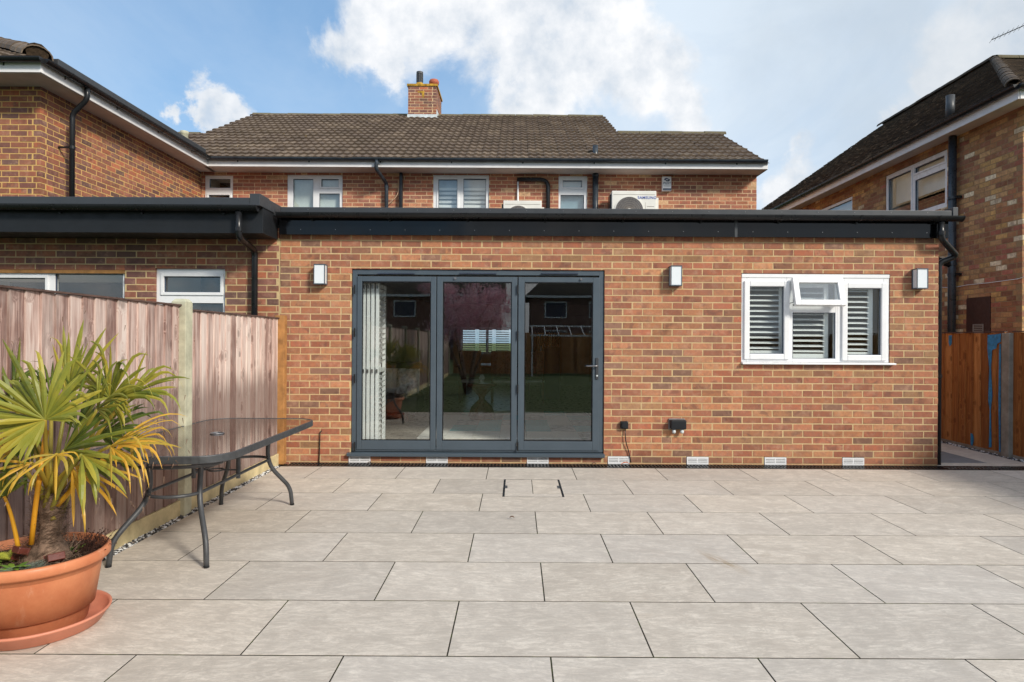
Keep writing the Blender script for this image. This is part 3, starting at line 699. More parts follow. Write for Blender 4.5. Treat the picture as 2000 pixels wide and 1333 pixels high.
for l in lights[:3]:
    if l[4]=='s': MB(fr).ring(l[0]-.062,l[1]+.062,l[2]-.062,l[3]+.062,.062,-.012,.055).build('sash',M['white'],wf,bevel=.008)
    MB(fr).ring(l[0],l[1],l[2],l[3],.006,.014,.03).build('glazing_bead',M['inkg'],wf)
    pane(wf,fr,l[0]+.001,l[1]-.001,l[2]+.001,l[3]-.001,.031,M['glassw'])
MB(fr).extr([(-.055,WZ0+.004),(-.055,WZ0+.022),(.06,WZ0+.031),(.06,WZ0+.004)],Wn0-.0,Wn1+.045).build('window_sill',M['white'],wf,bevel=.003)
# top-hung sash standing ajar
h0,h1=xt(1543),xt(1640); zt0=zt(546); tilt=rad(17); hh=.325
def tsash(u,s,t): # s down the sash, t outward thickness
    return Vector((u,WY-.004-math.sin(tilt)*s-math.cos(tilt)*t, zt0-math.cos(tilt)*s+math.sin(tilt)*t))
def tbox(mb,u0,u1,s0,s1,t0,t1):
    p=[tsash(u,s,t) for t in (t0,t1) for s in (s0,s1) for u in (u0,u1)]
    mb.add(p,[(0,2,3,1),(4,5,7,6),(0,1,5,4),(2,6,7,3),(0,4,6,2),(1,3,7,5)])
s=MB(); w_=.062
tbox(s,h0,h0+w_,0,hh,0,.06); tbox(s,h1-w_,h1,0,hh,0,.06); tbox(s,h0+w_,h1-w_,0,w_,0,.06); tbox(s,h0+w_,h1-w_,hh-w_,hh,0,.06)
s.build('open_sash',M['white'],wf,bevel=.006,label='top hung sash standing ajar')
s=MB(); tbox(s,h0+w_,h1-w_,w_,hh-w_,.03,.036); s.build('pane',glass('sky_reflecting_glass',(.9,.93,.93),.16),wf)
for u in (h0+.01,h1-.02):
    MB().tube([tsash(u,hh-.05,-.005),(u,WY+.02,zt0-hh+.06)],.005,6).build('window_stay',M['screw'],wf)
MB(fr).extr([(-.012,zt(545)),(-.018,zt(544)),(.01,zt(543)),(.01,zt(546))],xt(1557),xt(1625)).build('trickle_vent',M['inkg'],wf)
# plantation shutters behind it
for a,b_,c,d in ((1455,1538,698,552),(1547,1626,704,552),(1650,1714,700,556)):
    u0,u1,z0,z1=xt(a),xt(b_),zt(c),zt(d); v=.10
    sh=MB(fr).ring(u0,u1,z0,z1,.05,v,v+.028,.07).build('shutter',M['white'],wf,bevel=.002)
    z=z0+.10
    sl_=MB(fr)
    while z<z1-.06:
        c0=v+.014; sl_.extr([(c0-.030,z-.012),(c0-.026,z-.006),(c0+.030,z+.014),(c0+.028,z+.008)],u0+.05,u1-.05); z+=.060
    sl_.build('louvre_slats',M['white'],sh)
# ================================================================ INTERIOR SEEN THROUGH THE DOORS
room=MB()
RX0,RX1,RY0,RY1,RZ=-2.5,2.35,7.405,18.9,2.42
room.box(RX0-.1,RX0,RY0,RY1,.1,RZ).box(RX1,RX1+.08,RY0,RY1,.1,RZ)
fx0,fx1,fz0,fz1=X_(900,RY1),X_(1003,RY1),Z_(950,692,RY1),Z_(950,640,RY1)
for r in subtract([(RX0-.1,RX1+.08,.1,RZ)],(fx0,fx1,fz0,fz1)): room.box(r[0],r[1],RY1,RY1+.1,r[2],r[3])
room.box(2.43,4.6,9.6,9.7,.1,RZ)
room.build('inner_wall',M['plaster'],ext)
MB().box(RX0,RX1,RY0,RY1,0.0,.085).box(2.43,4.6,RY0,9.6,0,.085).build('wood_floor',M['floorw'],ext)
MB().box(RX0-.1,4.6,RY0,RY1,RZ,RZ+.08).build('ceiling',M['ceil'],ext)
MB().box(RX0,RX1,RY1-.02,RY1-.001,.085,.2).box(RX1-.02,RX1-.001,RY0,RY1-.021,.085,.2).build('skirting',M['white'],ext)
MB().box(1.3,2.1,RY1-.05,RY1-.002,.09,2.1).build('inner_door',M['offw'],ext)
rd=thing('radiator','tall brown column radiator on the far inside wall','radiator',(.85,18.8,.5))
rb=MB()
for k in range(9): rb.box(.53+k*.08,.585+k*.08,18.76,18.83,.5,1.75)
rb.box(.53,1.225,18.78,18.81,.47,.499); rb.build('column_panels',M['mahog'],rd)
fw=upvc(ext,FRONT(RY1),fx0,fx1,fz0,fz1,[(fx0+.05,(fx0+fx1)/2-.03,fz0+.05,fz1-.05,'f'),((fx0+fx1)/2+.03,fx1-.05,fz0+.05,fz1-.05,'f')],v=.03,sill=False)
sb=MB()
for k in range(11):
    z=fz0+.04+k*.065
    for q in range(3):
        u0=fx0+.04+q*.49; sb.extr([(-.10,z),(-.096,z+.006),(-.05,z+.03),(-.054,z+.024)],u0,u0+.38) if False else sb.box(u0,u0+.38,RY1-.08,RY1-.03,z,z+.022)
sb.build('far_shutter_slats',M['white'],ext)
# folded shutters beside the doors
fs_=thing('folding_shutters','stack of white plantation shutters folded at the left of the doors','shutter',(-1.69,7.55,.1))
for k,xx in enumerate((-1.765,-1.715,-1.665,-1.612)):
    pfr=(Vector((xx,0,0)),Vector((0,1,0)),Vector((1,0,0)))
    p=MB(pfr).ring(7.46,7.88,.11,2.02,.05,0,.036).box(7.51,7.83,0,.036,1.0,1.05).build('shutter_panel',M['white'],fs_,bevel=.002)
    s=MB(pfr); z=.19
    while z<1.94:
        if not .96<z<1.06: s.extr([(-.010,z-.018),(-.004,z-.02),(.046,z+.028),(.040,z+.03)],7.512,7.828)
        z+=.062
    s.build('louvre_slats',M['white'],p)
    for zz in (.13,1.02,1.98): MB().box(xx+.010,xx+.026,7.440,7.459,zz-.02,zz+.02).build('shutter_hinge',M['screw'],fs_)
# rug
rug=thing('rug','patchwork rug of teal white and grey rectangles on the wooden floor','rug',(0,10.6,.086))
R2=random.Random(3)
mats=['teal','rugw','rugg','teal','rugw','cush']
for i in range(8):
    for j in range(5):
        MB().box(-1.3+i*.36,-1.3+i*.36+.355,8.55+j*.66,8.55+j*.66+.655,.086,.096).build('rug_patch',M[R2.choice(mats)],rug)
# hourglass side table with ornament
st=thing('side_table','dark hourglass pedestal table seen through the middle pane','side table',(-.56,10.4,.096))
c=(-.56,10.6,0)
MB().lathe(c,[(0,.096),(.20,.097),(.22,.16),(.17,.30),(.05,.42),(.05,.46),(.17,.60),(.24,.64),(.24,.67),(0,.671)],28).build('pedestal',M['mahog'],st,smooth=True)
og=thing('glass_ornament','small clear glass ornament standing on the hourglass table','ornament',(-.56,10.6,.672))
MB().lathe(c,[(0,.673),(.05,.675),(.03,.72),(.05,.76),(.02,.82),(0,.821)],12).build('ornament_body',M['lead'],og)
# armchair with cushions
ac=thing('armchair','dark leather armchair with scatter cushions behind the left pane','armchair',(-2.0,10.6,.1))
MB().box(-2.35,-1.55,10.2,11.0,.22,.50).build('seat',M['blackfab'],ac,bevel=.05)
MB().box(-2.35,-1.6,11.0,11.2,.3,1.0).build('backrest',M['blackfab'],ac,bevel=.06)
for xx in (-2.33,-1.72): 
    for yy in (10.25,10.95): MB().tube([(xx,yy,.09),(xx,yy,.22)],.02,8).build('leg',M['mahog'],ac)
for k,(cx,tl) in enumerate(((-2.05,.1),(-1.78,-.35))):
    q=thing('cushion',('pale grey scatter cushion at the back of the dark armchair','patterned scatter cushion leaning forward on the dark armchair')[k],'cushion',(cx,10.8-.12*k,.5))
    mb=MB(); 
    for i in range(9):
        for j in range(9):
            pass
    vs=[];fs2=[]
    for side in (1,-1):
        for i in range(9):
            for j in range(9):
                a=i/4-1;b_=j/4-1; th=.08*math.sqrt(max(0,(1-a*a)*(1-b_*b_)))*side
                x=a*.2;z=b_*.2+.2; vs.append(Vector((cx+x*math.cos(tl)-z*0, 10.8-.12*k+th+z*.25, .5+z)))
    for s_ in range(2):
        for i in range(8):
            for j in range(8): o_=s_*81; fs2.append((o_+i*9+j,o_+i*9+j+1,o_+(i+1)*9+j+1,o_+(i+1)*9+j))
    mb.add(vs,fs2); mb.build('cushion_cover',M['cush'] if k else M['rugw'],q,smooth=True)
# dining table and chairs
dt=thing('dining_table','dark wooden dining table deep inside the room','dining table',(-.5,14.5,.086))
MB().box(-1.3,.35,13.9,15.2,.80,.84).build('table_top',M['mahog'],dt,bevel=.006)
for xx in (-1.2,.25):
    for yy in (14.0,15.1): MB().box(xx-.04,xx+.04,yy-.04,yy+.04,.086,.80).build('leg',M['mahog'],dt)
def dchair(x,y,lab):
    t=thing('dining_chair',lab,'chair',(x,y,.086),'dining chairs inside the room')
    MB().box(x-.23,x+.23,y-.22,y+.22,.50,.55).build('seat',M['offw'],t,bevel=.01)
    MB().box(x-.22,x+.22,y-.24,y-.20,.62,1.16).build('backrest',M['mahog'],t,bevel=.01)
    for a in (-.2,.2):
        for b_ in (-.2,.2): MB().box(x+a-.02,x+a+.02,y+b_-.02,y+b_+.02,.086,.5 if b_>0 else .62).build('leg',M['mahog'],t)
dchair(-.95,13.6,'mahogany dining chair nearest the left end of the table'); dchair(-.30,13.55,'mahogany dining chair in the middle behind the hourglass table'); dchair(.35,13.7,'mahogany dining chair beside the navy cabinet')
t=thing('cabinet','navy blue cabinet at the right of the dining chairs','cabinet',(.9,14.5,.086))
MB().box(.55,.95,14.2,14.9,.086,1.25).build('carcass',M['navy'],t,bevel=.01); MB().box(.57,.93,14.17,14.199,.12,1.2).build('cabinet_door',M['navy'],t,bevel=.006)
# ================================================================ WALL LAMPS, SOCKETS, CABLES
def lamp(px,py,label):
    p=at(px,py,WY); t=thing('wall_lamp',label,'wall light',(p.x,WY,p.z),'box wall lamps on the brick wall')
    f=FRONT(WY); x,z=p.x,p.z; w2,h2=.062,.112
    MB(f).box(x-w2,x+w2,-.02,0,z-h2,z+h2).build('back_plate',M['anth'],t,bevel=.002)
    MB(f).box(x-w2,x+w2,-.105,-.0201,z+h2-.010,z+h2).box(x-w2,x+w2,-.105,-.0201,z-h2,z-h2+.010).box(x-w2,x-w2+.007,-.105,-.097,z-h2+.01,z+h2-.01).box(x+w2-.007,x+w2,-.105,-.097,z-h2+.01,z+h2-.01).build('lamp_frame',M['anth'],t)
    MB(f).box(x-w2+.005,x+w2-.005,-.100,-.021,z-h2+.0105,z+h2-.0105).build('diffuser',M['lamp'],t)
lamp(629,537.5,'white box wall lamp left of the folding doors')
lamp(1317,540.5,'white box wall lamp between the folding doors and the white window')
lamp(1791,546,'white box wall lamp right of the white window near the wall end')
p=at(1218.5,830,WY); t=thing('outdoor_socket','small round faced black junction box with a cable beside the folding doors','electric box',(p.x,WY,p.z))
MB(fr).box(p.x-.043,p.x+.043,-.045,0,p.z-.043,p.z+.043).build('box_body',M['black'],t,bevel=.01)
MB().tube([(p.x+.004,WY-.045,p.z),(p.x+.004,WY-.056,p.z)],.033,20).build('round_cover',M['mblack'],t)
q=at(1232,903,WY); cb=MB().tube(arcpath([(p.x+.012,WY-.02,p.z-.04),(p.x+.012,WY-.03,p.z-.17),(p.x+.055,WY-.015,p.z-.30),(q.x,WY-.012,.02)],.08,6),.0055,7).build('power_cable',M['black'],smooth=True)
tag(cb,'black cable hanging from the small junction box down to the drain','cable')
p=at(1322,830,WY); t=thing('twin_socket','wide black weatherproof socket box with two cable glands','electric box',(p.x,WY,p.z))
MB(fr).box(p.x-.098,p.x+.085,-.02,0,p.z-.05,p.z+.07).build('back_box',M['screw'],t,bevel=.006)
MB(fr).box(p.x-.085,p.x+.088,-.085,-.0201,p.z-.045,p.z+.062).build('hinged_cover',M['mblack'],t,bevel=.012)
for a in (-.045,.045): MB().lathe((p.x+a,WY-.05,p.z-.092),[(0,0),(.018,.004),(.022,.02),(.02,.045),(0,.046)],14).build('cable_gland',M['lead'],t,smooth=True)
a=at(627,842,WY); b_=at(624,905,WY); cb=MB().tube(arcpath([(a.x+.01,WY-.002,a.z+.0),(a.x-.005,WY-.02,a.z-.01),(a.x-.01,WY-.018,a.z-.2),(b_.x,WY-.015,.005)],.04,5),.006,7).build('power_cable',M['black'],smooth=True)
tag(cb,'short black cable coming out of the brickwork left of the folding doors','cable')
# ================================================================ NEIGHBOUR EXTENSION (left)
ne=thing('neighbour_extension','neighbouring brown brick extension behind the pink fence with deep black roof edge','house extension',(-4.8,7.3,0))
NL=-8.6; nw=[]
a0,a1=X_(-150,WY,560),X_(243,WY,560); z0,z1=1.2,Z_(120,527,WY)
b0,b1=X_(303,WY,570),X_(439,WY,570); y0,y1=1.15,Z_(370,525,WY)
nops=[(a0,a1,z0,z1),(b0,b1,y0,y1)]
brick_wall(ne,FRONT(WY),NL,XL-.008,0,2.62,nops,M['brick2'],M['mortar'],(-3,0,1.9),zref=.03,phase=.02)
upvc(ne,FRONT(WY),a0,a1,z0,z1-.04,[(a0+.06,X_(85,WY),z0+.06,Z_(60,543,WY),'s'),(X_(103,WY),a1-.035,z0+.05,Z_(200,535,WY),'f')],v=.03,sill=False,back=M['dark'],vback=1.2)
MB(FRONT(WY)).box(a0,a1,.0,.05,z1-.039,z1-.002).build('timber_lintel_strip',M['yell'],ne)
zc=Z_(370,590,WY)
upvc(ne,FRONT(WY),b0,b1,y0,y1,[(X_(317,WY),X_(428,WY),Z_(370,571,WY),Z_(370,540,WY),'s'),(X_(313,WY),X_(433,WY),y0+.05,Z_(370,592,WY),'f')],v=.03,sill=False,back=M['dark'],vback=1.0)
nf=FRONT(6.87)
NX=XL-.02
MB(nf).box(NL,NX,0,.025,2.49,2.76).build('fascia',M['mblack'],ne,bevel=.003)
MB(nf).box(NX-.025,NX,.025,.42,2.49,2.76).build('fascia_return',M['mblack'],ne)
MB(nf).box(NL,NX-.001,.025,.428,2.492,2.505).build('soffit',M['mblack'],ne)
MB(nf).box(NL,NX-.10,-.10,.15,2.765,2.845).build('roof_edge_trim',M['dgrey'],ne,bevel=.006)
MB(nf).box(NX-.099,NX+.01,-.108,.15,2.76,2.885).box(NX-.03,NX+.01,.15,.55,2.76,2.875).build('trim_corner',M['dgrey'],ne,bevel=.004)
MB(nf).box(NX-.06,NX+.012,.30,5.8,2.74,2.80).build('side_trim',M['dgrey'],ne)
MB(nf).box(NL,NX-.061,.151,5.8,2.70,2.757).build('flat_roof',M['mblack'],ne)
gutter(ne,nf,NL,NX-.03,-.075,2.762,.056,clips=.86)
p=at(466,432,6.80)
pipe(ne,[(p.x,6.80,2.70),(p.x,6.80,2.44),(X_(497,7.22,480),7.23,2.36),(X_(497,7.22,480),7.23,0.0)],.034,'downpipe',M['black'],[(p.x,6.80,2.52),(X_(497,7.22,480),7.23,1.60)],rr=.07)
MB().box(NL,NX-.05,12.5,12.6,0,2.7).build('inner_wall',M['plaster'],ne)
# ================================================================ MAIN HOUSE
HY=12.8; hf=FRONT(HY); HX0=-6.2; HX1=4.69; SZ=4.66
mh=thing('brick_house','long two storey brick house with brown tiled roof and white eaves behind the extension','house',(0,12.8,0))
def up(pa,pb,ya,yb): return X_(pa,HY,370),X_(pb,HY,370),Z_((pa+pb)/2,yb,HY),Z_((pa+pb)/2,ya,HY)
wA=up(400,455,343,440); wB=up(561,669,342,425); wC=up(846,955,342,425); wD=up(1091,1147,344,425)
brick_wall(mh,hf,HX0,HX1,2.6,SZ,[wA,wB,wC,wD],M['brick3'],M['mortar3'],(.5,9,4.2),zref=.01,phase=.03,end=0)
brick_wall(mh,(Vector((HX1,HY,0)),Vector((0,1,0)),Vector((-1,0,0))),0,6,2.6,SZ,[],M['brick3'],M['mortar3'],(HX1,9,4),nmax=0,zref=.01,start=1)
xh=lambda px:X_(px,HY,370); zh=lambda px,py:Z_(px,py,HY)
upvc(mh,hf,*wA,[(xh(408),xh(449),zh(428,367),zh(428,349.5),'f'),(xh(407),xh(448),wA[2]+.06,zh(428,381),'s')],v=.02,back=M['dark'],vback=.6)
upvc(mh,hf,*wB,[(xh(572),xh(611),wB[2]+.06,zh(590,349.5),'f'),(xh(627),xh(661),zh(645,365),zh(645,350),'s'),(xh(623),xh(663),wB[2]+.06,zh(645,378),'f')],v=.02,back=M['curt'],vback=.12)
wc=upvc(mh,hf,*wC,[(xh(856),xh(893),wC[2]+.06,zh(875,350.5),'s'),(xh(905),xh(949),wC[2]+.06,zh(927,349),'f')],v=.02,back=M['blind'],vback=.22)
bl=MB(hf)
for k in range(7): bl.box(wC[0]+.05,wC[1]-.05,.14,.15,wC[2]+.05+k*.085,wC[2]+.05+k*.085+.05)
bl.build('blind_slats',M['white'],wc)
wd=upvc(mh,hf,*wD,[(xh(1099),xh(1137),zh(1118,366),zh(1118,352.5),'s'),(xh(1095),xh(1141),wD[2]+.05,zh(1118,381),'f')],v=.02,back=M['frost'],vback=.12)
# eaves
ey=12.36
MB().box(-5.95,4.74,ey,ey+.02,4.645,4.79).build('fascia',M['offw'],mh,bevel=.003)
MB().box(-5.95,4.73,ey+.021,HY+.0,4.641,4.655).build('soffit',M['soff'],mh)
MB().box(4.72,4.74,ey+.021,HY+.5,4.64,4.79).build('verge_board',M['dgrey'],mh)
gutter(mh,FRONT(ey),-5.85,X_(1498,12.3,320),-.056,4.80,.054,clips=1.35,mat=M['pipe'])
RYe=12.32; RZe=4.775; pt=.503; cs=math.cos(math.atan(pt)); g_=.336
tan=pt
def rng(i):
    y=RYe+i*g_*cs; out=[(0,9.23)]
    if y<14.5: out.append((-2.4,0))
    if y<14.95: out.append((9.23,11.50))
    return out
tile_plane(mh,M['tile'],(-7.0,RYe-.05,RZe-.01),(1,0,0),(0,1,pt),17,g_,rng,(0,9,4.6),w=.30)
rz=lambda y:RZe+pt*(y-RYe)
RYr=17.42
und=MB()
def slope(x0,x1,y0,y1):
    und.add([(x0,y0,rz(y0)-.03),(x1,y0,rz(y0)-.03),(x1,y1,rz(y1)-.03),(x0,y1,rz(y1)-.03)],[(0,1,2,3)])
    und.add([(x0,y1,rz(y1)-.03),(x1,y1,rz(y1)-.03),(x1,2*y1-y0,rz(y0)-.03),(x0,2*y1-y0,rz(y0)-.03)],[(0,1,2,3)])
slope(-7.0,2.23,RYe,RYr); slope(2.23,4.76,RYe,15.07); slope(-10,-7.0,RYe,14.63)
und.build('roof_underlay',M['dark'],mh)
gb=MB()
for x in (-6.98,2.21):
    gb.add([(x,RYe+.5,rz(RYe)),(x,RYr,rz(RYr)-.06),(x,2*RYr-RYe-.5,rz(RYe))],[(0,1,2)])
gb.add([(4.72,HY,4.7),(4.72,15.07,rz(15.07)-.06),(4.72,17.3,4.7)],[(0,1,2)]); gb.build('gable_wall',M['mortar3'],mh)
ridge(mh,(-7.05,RYr,rz(RYr)),(2.27,RYr,rz(RYr))); ridge(mh,(2.30,15.07,rz(15.07)),(4.79,15.07,rz(15.07))); ridge(mh,(-10,14.63,rz(14.63)),(-7.1,14.63,rz(14.63)))
# pipes on upper wall
def hp_(px,py,Y=12.72): return at(px,py,Y)
a=hp_(736,322,12.30); b_=hp_(734,336,12.30); c=hp_(755,360); 
pipe(mh,[(a.x,12.30,4.76),(b_.x,12.30,4.60),(c.x,12.72,4.42),(c.x,12.72,2.78)],.037,'downpipe',M['pipe'],[(a.x,12.3,4.70),(c.x,12.72,4.36)],rr=.08)
x=X_(783,12.72,370); MB().box(x-.032,x+.032,12.70,12.79,2.8,4.63).build('cable_trunking',M['black'],mh,bevel=.01)
MB().tube(arcpath([(x-.03,12.74,4.60),(x-.05,12.73,4.2),(x-.25,12.74,4.02)],.2,6),.008,6).build('cable',M['cable'],mh)
x=X_(1163,12.72,370); pipe(mh,[(x,12.72,4.635),(x,12.72,2.78)],.056,'soil_pipe',M['pipe'],[(x,12.72,4.60)])
x0=X_(1010,12.72);x1=X_(1069,12.72)
pipe(mh,[(x0,12.76,3.3),(x0,12.76,4.53)],.018,'white_pipe',M['white'])
pipe(mh,[(x0-.02,12.745,4.52),(x1,12.745,4.52),(x1,12.745,2.8)],.042,'insulated_pipe',M['black'],rr=.16)
p=at(1163,312,12.75); pipe(mh,[(p.x,12.78,4.80),(p.x,12.78,5.20)],.052,'roof_vent_pipe',M['pipe'])
MB().lathe((p.x,12.78,4.86),[(.12,0),(.075,.05),(.058,.12)],16).build('vent_flashing',M['lead'],mh)
# chimney
cy0,cy1=17.0,18.1; cx0,cx1=X_(797,17,200),X_(852.5,17,200); ctop=Z_(825,169,17)
ch=thing('chimney_stack','brick chimney stack with two pots and white flashing on the main ridge','chimney',((cx0+cx1)/2,17.4,rz(17)))
brick_wall(ch,FRONT(cy0),cx0,cx1,rz(17)-.2,ctop,[],M['brick2'],M['mortar3'],(-2,10,8),zref=.02,phase=.02,end=0)
brick_wall(ch,(Vector((cx1,cy0,0)),Vector((0,1,0)),Vector((-1,0,0))),0,cy1-cy0,rz(17)-.2,ctop,[],M['brick2'],M['mortar3'],(-2,10,8),zref=.02,start=1)
MB().box(cx0+.02,cx1-.105,cy0+.105,cy1-.01,rz(17)-.2,ctop-.01).build('chimney_core',M['mortar3'],ch)
MB().box(cx0-.03,cx1+.03,cy0-.03,cy1+.03,ctop+.001,ctop+.06).build('cap',M['lichenc'],ch,bevel=.008)
xa=X_(816.5,17.3); xb=X_(844.5,17.3)
MB().lathe((xa,17.35,ctop+.06),[(.24,0),(.20,.05),(.11,.12),(.09,.15)],20).build('flaunching',M['lichenc'],ch,smooth=True)
cw=MB().lathe((xa,17.35,ctop+.2),[(.0,.0),(.085,.0),(.085,.04),(.075,.045),(.075,.25),(.09,.255),(.09,.31),(0,.315)],16)
for k in range(12):
    q=2*math.pi*k/12; cw.box(xa+.082*math.cos(q)-.008,xa+.082*math.cos(q)+.008,17.35+.082*math.sin(q)-.008,17.35+.082*math.sin(q)+.008,ctop+.24,ctop+.46)
cw.build('metal_cowl',M['steel'],ch)
cp=MB().lathe((xb,17.35,ctop+.06),[(.10,0),(.085,.10),(.125,.12),(.135,.19),(.11,.24),(.08,.245),(.07,.1)],20); cp.build('chimney_pot',M['clay'],ch,smooth=True)
MB().box(cx0-.02,cx1+.02,cy0-.012,cy0-.001,rz(17)-.10,rz(17)+.12).box(cx1+.001,cx1+.013,cy0,cy0+.5,rz(17)-.05,rz(17)+.25).box(cx0-.14,cx1+.14,cy0-.16,cy0-.0125,rz(16.9)-.02,rz(16.9)+.035).build('flashing',M['lead'],ch)
# orange lichen stain on the stack
MB(FRONT(cy0)).slab([(cx0+.25,ctop-.13),(cx0+.42,ctop-.12),(cx0+.42,ctop-.30),(cx0+.37,ctop-.29),(cx0+.36,ctop-.18),(cx0+.25,ctop-.16)],-.004,.0).build('lichen_patch',M['lichenc'],ch)
# air conditioners and alarm box
def aircon(x,y,z,w,h,label,txt=True):
    t=thing('air_conditioner',label,'air conditioner',(x+w/2,y,z),'air conditioning units on the flat roof side')
    f=FRONT(y); 
    MB(f).box(x,x+w,0,.32,z,z+h).build('casing',M['acw'],t,bevel=.012)
    MB(f).box(x-.03,x-.001,.06,.30,z,z+h-.06).build('coil_side',M['black'],t)
    MB(f).box(x+w+.001,x+w+.05,.04,.30,z,z+h-.12).build('valve_cover',M['acw'],t,bevel=.006)
    cx,cz,rr=x+w*.39,z+h*.42,h*.40
    def disc(r0,r1,v0,v1,n=48):
        m=MB(f)
        for k in range(n):
            a,b_=2*math.pi*k/n,2*math.pi*(k+1)/n
            m.slab([(cx+r0*math.cos(a),cz+r0*math.sin(a)),(cx+r1*math.cos(a),cz+r1*math.sin(a)),(cx+r1*math.cos(b_),cz+r1*math.sin(b_)),(cx+r0*math.cos(b_),cz+r0*math.sin(b_))],v0,v1)
        return m
    disc(.001,rr,-.003,-.0005).build('fan_recess',M['rugg'],t)
    disc(rr,rr*1.07,-.012,0).build('fan_ring',M['acw'],t)
    s=MB(f)
    for k in range(46):
        a=2*math.pi*k/46; b_=a+.35
        s.tube([(cx+rr*.15*math.cos(a),y-.010,cz+rr*.15*math.sin(a)),(cx+rr*.6*math.cos(a+.12),y-.016,cz+rr*.6*math.sin(a+.12)),(cx+rr*math.cos(b_),y-.008,cz+rr*math.sin(b_))],.0035,4)
    for q in (.3,.45,.6,.75,.9):
        s.tube([(cx+rr*q*math.cos(2*math.pi*k/32),y-.014,cz+rr*q*math.sin(2*math.pi*k/32)) for k in range(33)],.0028,4)
    s.build('fan_grille',M['acg'],t)
    disc(.0005,rr*.17,-.022,-.01,20).build('fan_hub',M['acw'],t)
    MB(f).box(x+.03,x+w-.03,-.004,0,z+h-.075,z+h-.070).box(x+w*.75,x+w*.755,-.004,0,z+.05,z+h-.22).box(x+w*.79,x+w-.04,-.004,0,z+h-.30,z+h-.292).build('panel_seams',M['acg'],t)
    if txt: text('SAMSUNG',.074,M['samsung'],t,(x+w*.79,y-.004,z+h*.80),bold=.0006)
    for a in (x+.12,x+w-.12): MB(f).box(a-.02,a+.02,-.02,HY-y-.002,z-.05,z-.002).build('wall_bracket',M['white'],t)
xa=X_(1195,12.35,390); xb=X_(1282,12.35,390); zt_=Z_(1240,373,12.35)
aircon(xa,12.35,zt_-.66,xb-xa,.66,'ivory air conditioner with round fan grille below the alarm box')
xa=X_(983,12.35,390); xb=X_(1058,12.35,390); zt_=Z_(1020,392,12.35)
aircon(xa,12.35,zt_-.56,xb-xa,.56,'ivory air conditioner of which only the top shows over the roof edge',False)
p0=at(1293.5,373.5,12.72); p1=at(1311.5,345,12.72)
t=thing('alarm_box','white alarm box with swirl logo and blue foot under the eaves','alarm box',((p0.x+p1.x)/2,12.8,p0.z))
ab=FRONT(12.72); MB(ab).box(p0.x,p1.x,0,.079,p0.z,p1.z).build('box_cover',M['white'],t,bevel=.012)
MB(ab).box(p0.x+.012,p1.x-.002,-.004,0,p0.z+.012,p0.z+.055).build('blue_foot',M['inkg'],t)
cx=(p0.x+p1.x)/2+.003; cz=p1.z-.065
for nm,sg,mt in (('swirl_mark',1,M['ink']),('swirl_mark',-1,M['inkg'])):
    pts=[]
    for k in range(13): a=rad(20+k*15); pts.append((cx-.012*sg+.045*math.cos(a+ (0 if sg>0 else math.pi)),cz+.034*math.sin(a+(0 if sg>0 else math.pi))))
    for k in range(13): a=rad(200-k*15); pts.append((cx-.002*sg+.022*math.cos(a+(0 if sg>0 else math.pi)),cz-.004*sg+.014*math.sin(a+(0 if sg>0 else math.pi))))
    MB(ab).slab([(p[0],p[1]) for p in pts],-.004,0).build(nm,mt,t)
text('PGST',.062,M['inkg'],t,(cx,12.716,p1.z-.135),bold=.0006); 
MB(ab).box(cx-.06,cx+.06,-.003,0,p1.z-.185,p1.z-.182).box(cx-.05,cx+.055,-.003,0,p1.z-.20,p1.z-.1975).build('small_print',M['acg'],t)
# ================================================================ LEFT WING
lw=thing('house_wing','tall left wing of dark red brick with white soffit and black gutter','house',(-7.5,9,2.6))
LX=-6.2; LY=8.48
brick_wall(lw,FRONT(LY),-9.2,LX,2.6,SZ,[],M['brick2'],M['mortar2'],(-6,4,3.7),nmax=150,zref=.02,end=0,phase=.05)
brick_wall(lw,(Vector((LX,LY,0)),Vector((0,1,0)),Vector((-1,0,0))),0,HY-LY-.002,2.6,SZ,[],M['brick2'],M['mortar2'],(-5,6,3.7),nmax=150,zref=.02,start=1,phase=.02)
ox,oy=-5.87,8.03
MB().box(-9.4,ox,oy,oy+.02,4.645,4.79).box(ox-.02,ox,oy+.0205,ey-.001,4.645,4.79).build('fascia',M['offw'],lw,bevel=.003)
MB().box(-9.4,ox-.0205,oy+.021,LY-.001,4.641,4.655).box(LX+.001,ox-.0205,LY,ey+.4,4.641,4.655).build('soffit',M['soff'],lw)
gutter(lw,FRONT(oy),-9.4,ox+.05,-.056,4.80,.056,clips=.9)
gutter(lw,(Vector((ox,0,0)),Vector((0,1,0)),Vector((-1,0,0))),oy-.02,ey-.06,-.056,4.80,.056,clips=1.1)
MB().box(ox-.30,ox-.03,oy+.35,ey,4.80,4.965).build('roof_edge_strip',M['dgrey'],lw,bevel=.01)
tile_plane(lw,M['tile'],(-9.6,oy-.05,4.775),(1,0,0),(0,1,.5),12,g_,lambda i:[(0,max(.0,3.42-i*.30))],(-6,4,5),nmax=80)
mb=MB(); s1=4.77
mb.add([(-9.6,oy,s1),(ox,oy,s1),(-9.6,oy+3.6,s1+1.8),(ox-3.6,oy+3.6,s1+1.8),(ox,13,s1),(ox-3.6,13,s1+1.8)],[(0,1,3,2),(1,4,5,3)]); mb.build('roof_underlay',M['dark'],lw)
ridge(lw,(ox-.10,oy+.08,4.90),(ox-3.6,oy+3.6,6.66),r=.17,step=.45,mat=M['tile'],name='hip_tile')
MB().tube([(ox-.11,oy+.09,4.92),(ox-.3,oy+.28,5.0)],.12,10).build('hip_mortar',M['soil'],lw)
a=at(150,175,8.8)
yy=ox+.02
py_=9.0
Yp=8.82; gx_=ox-.0
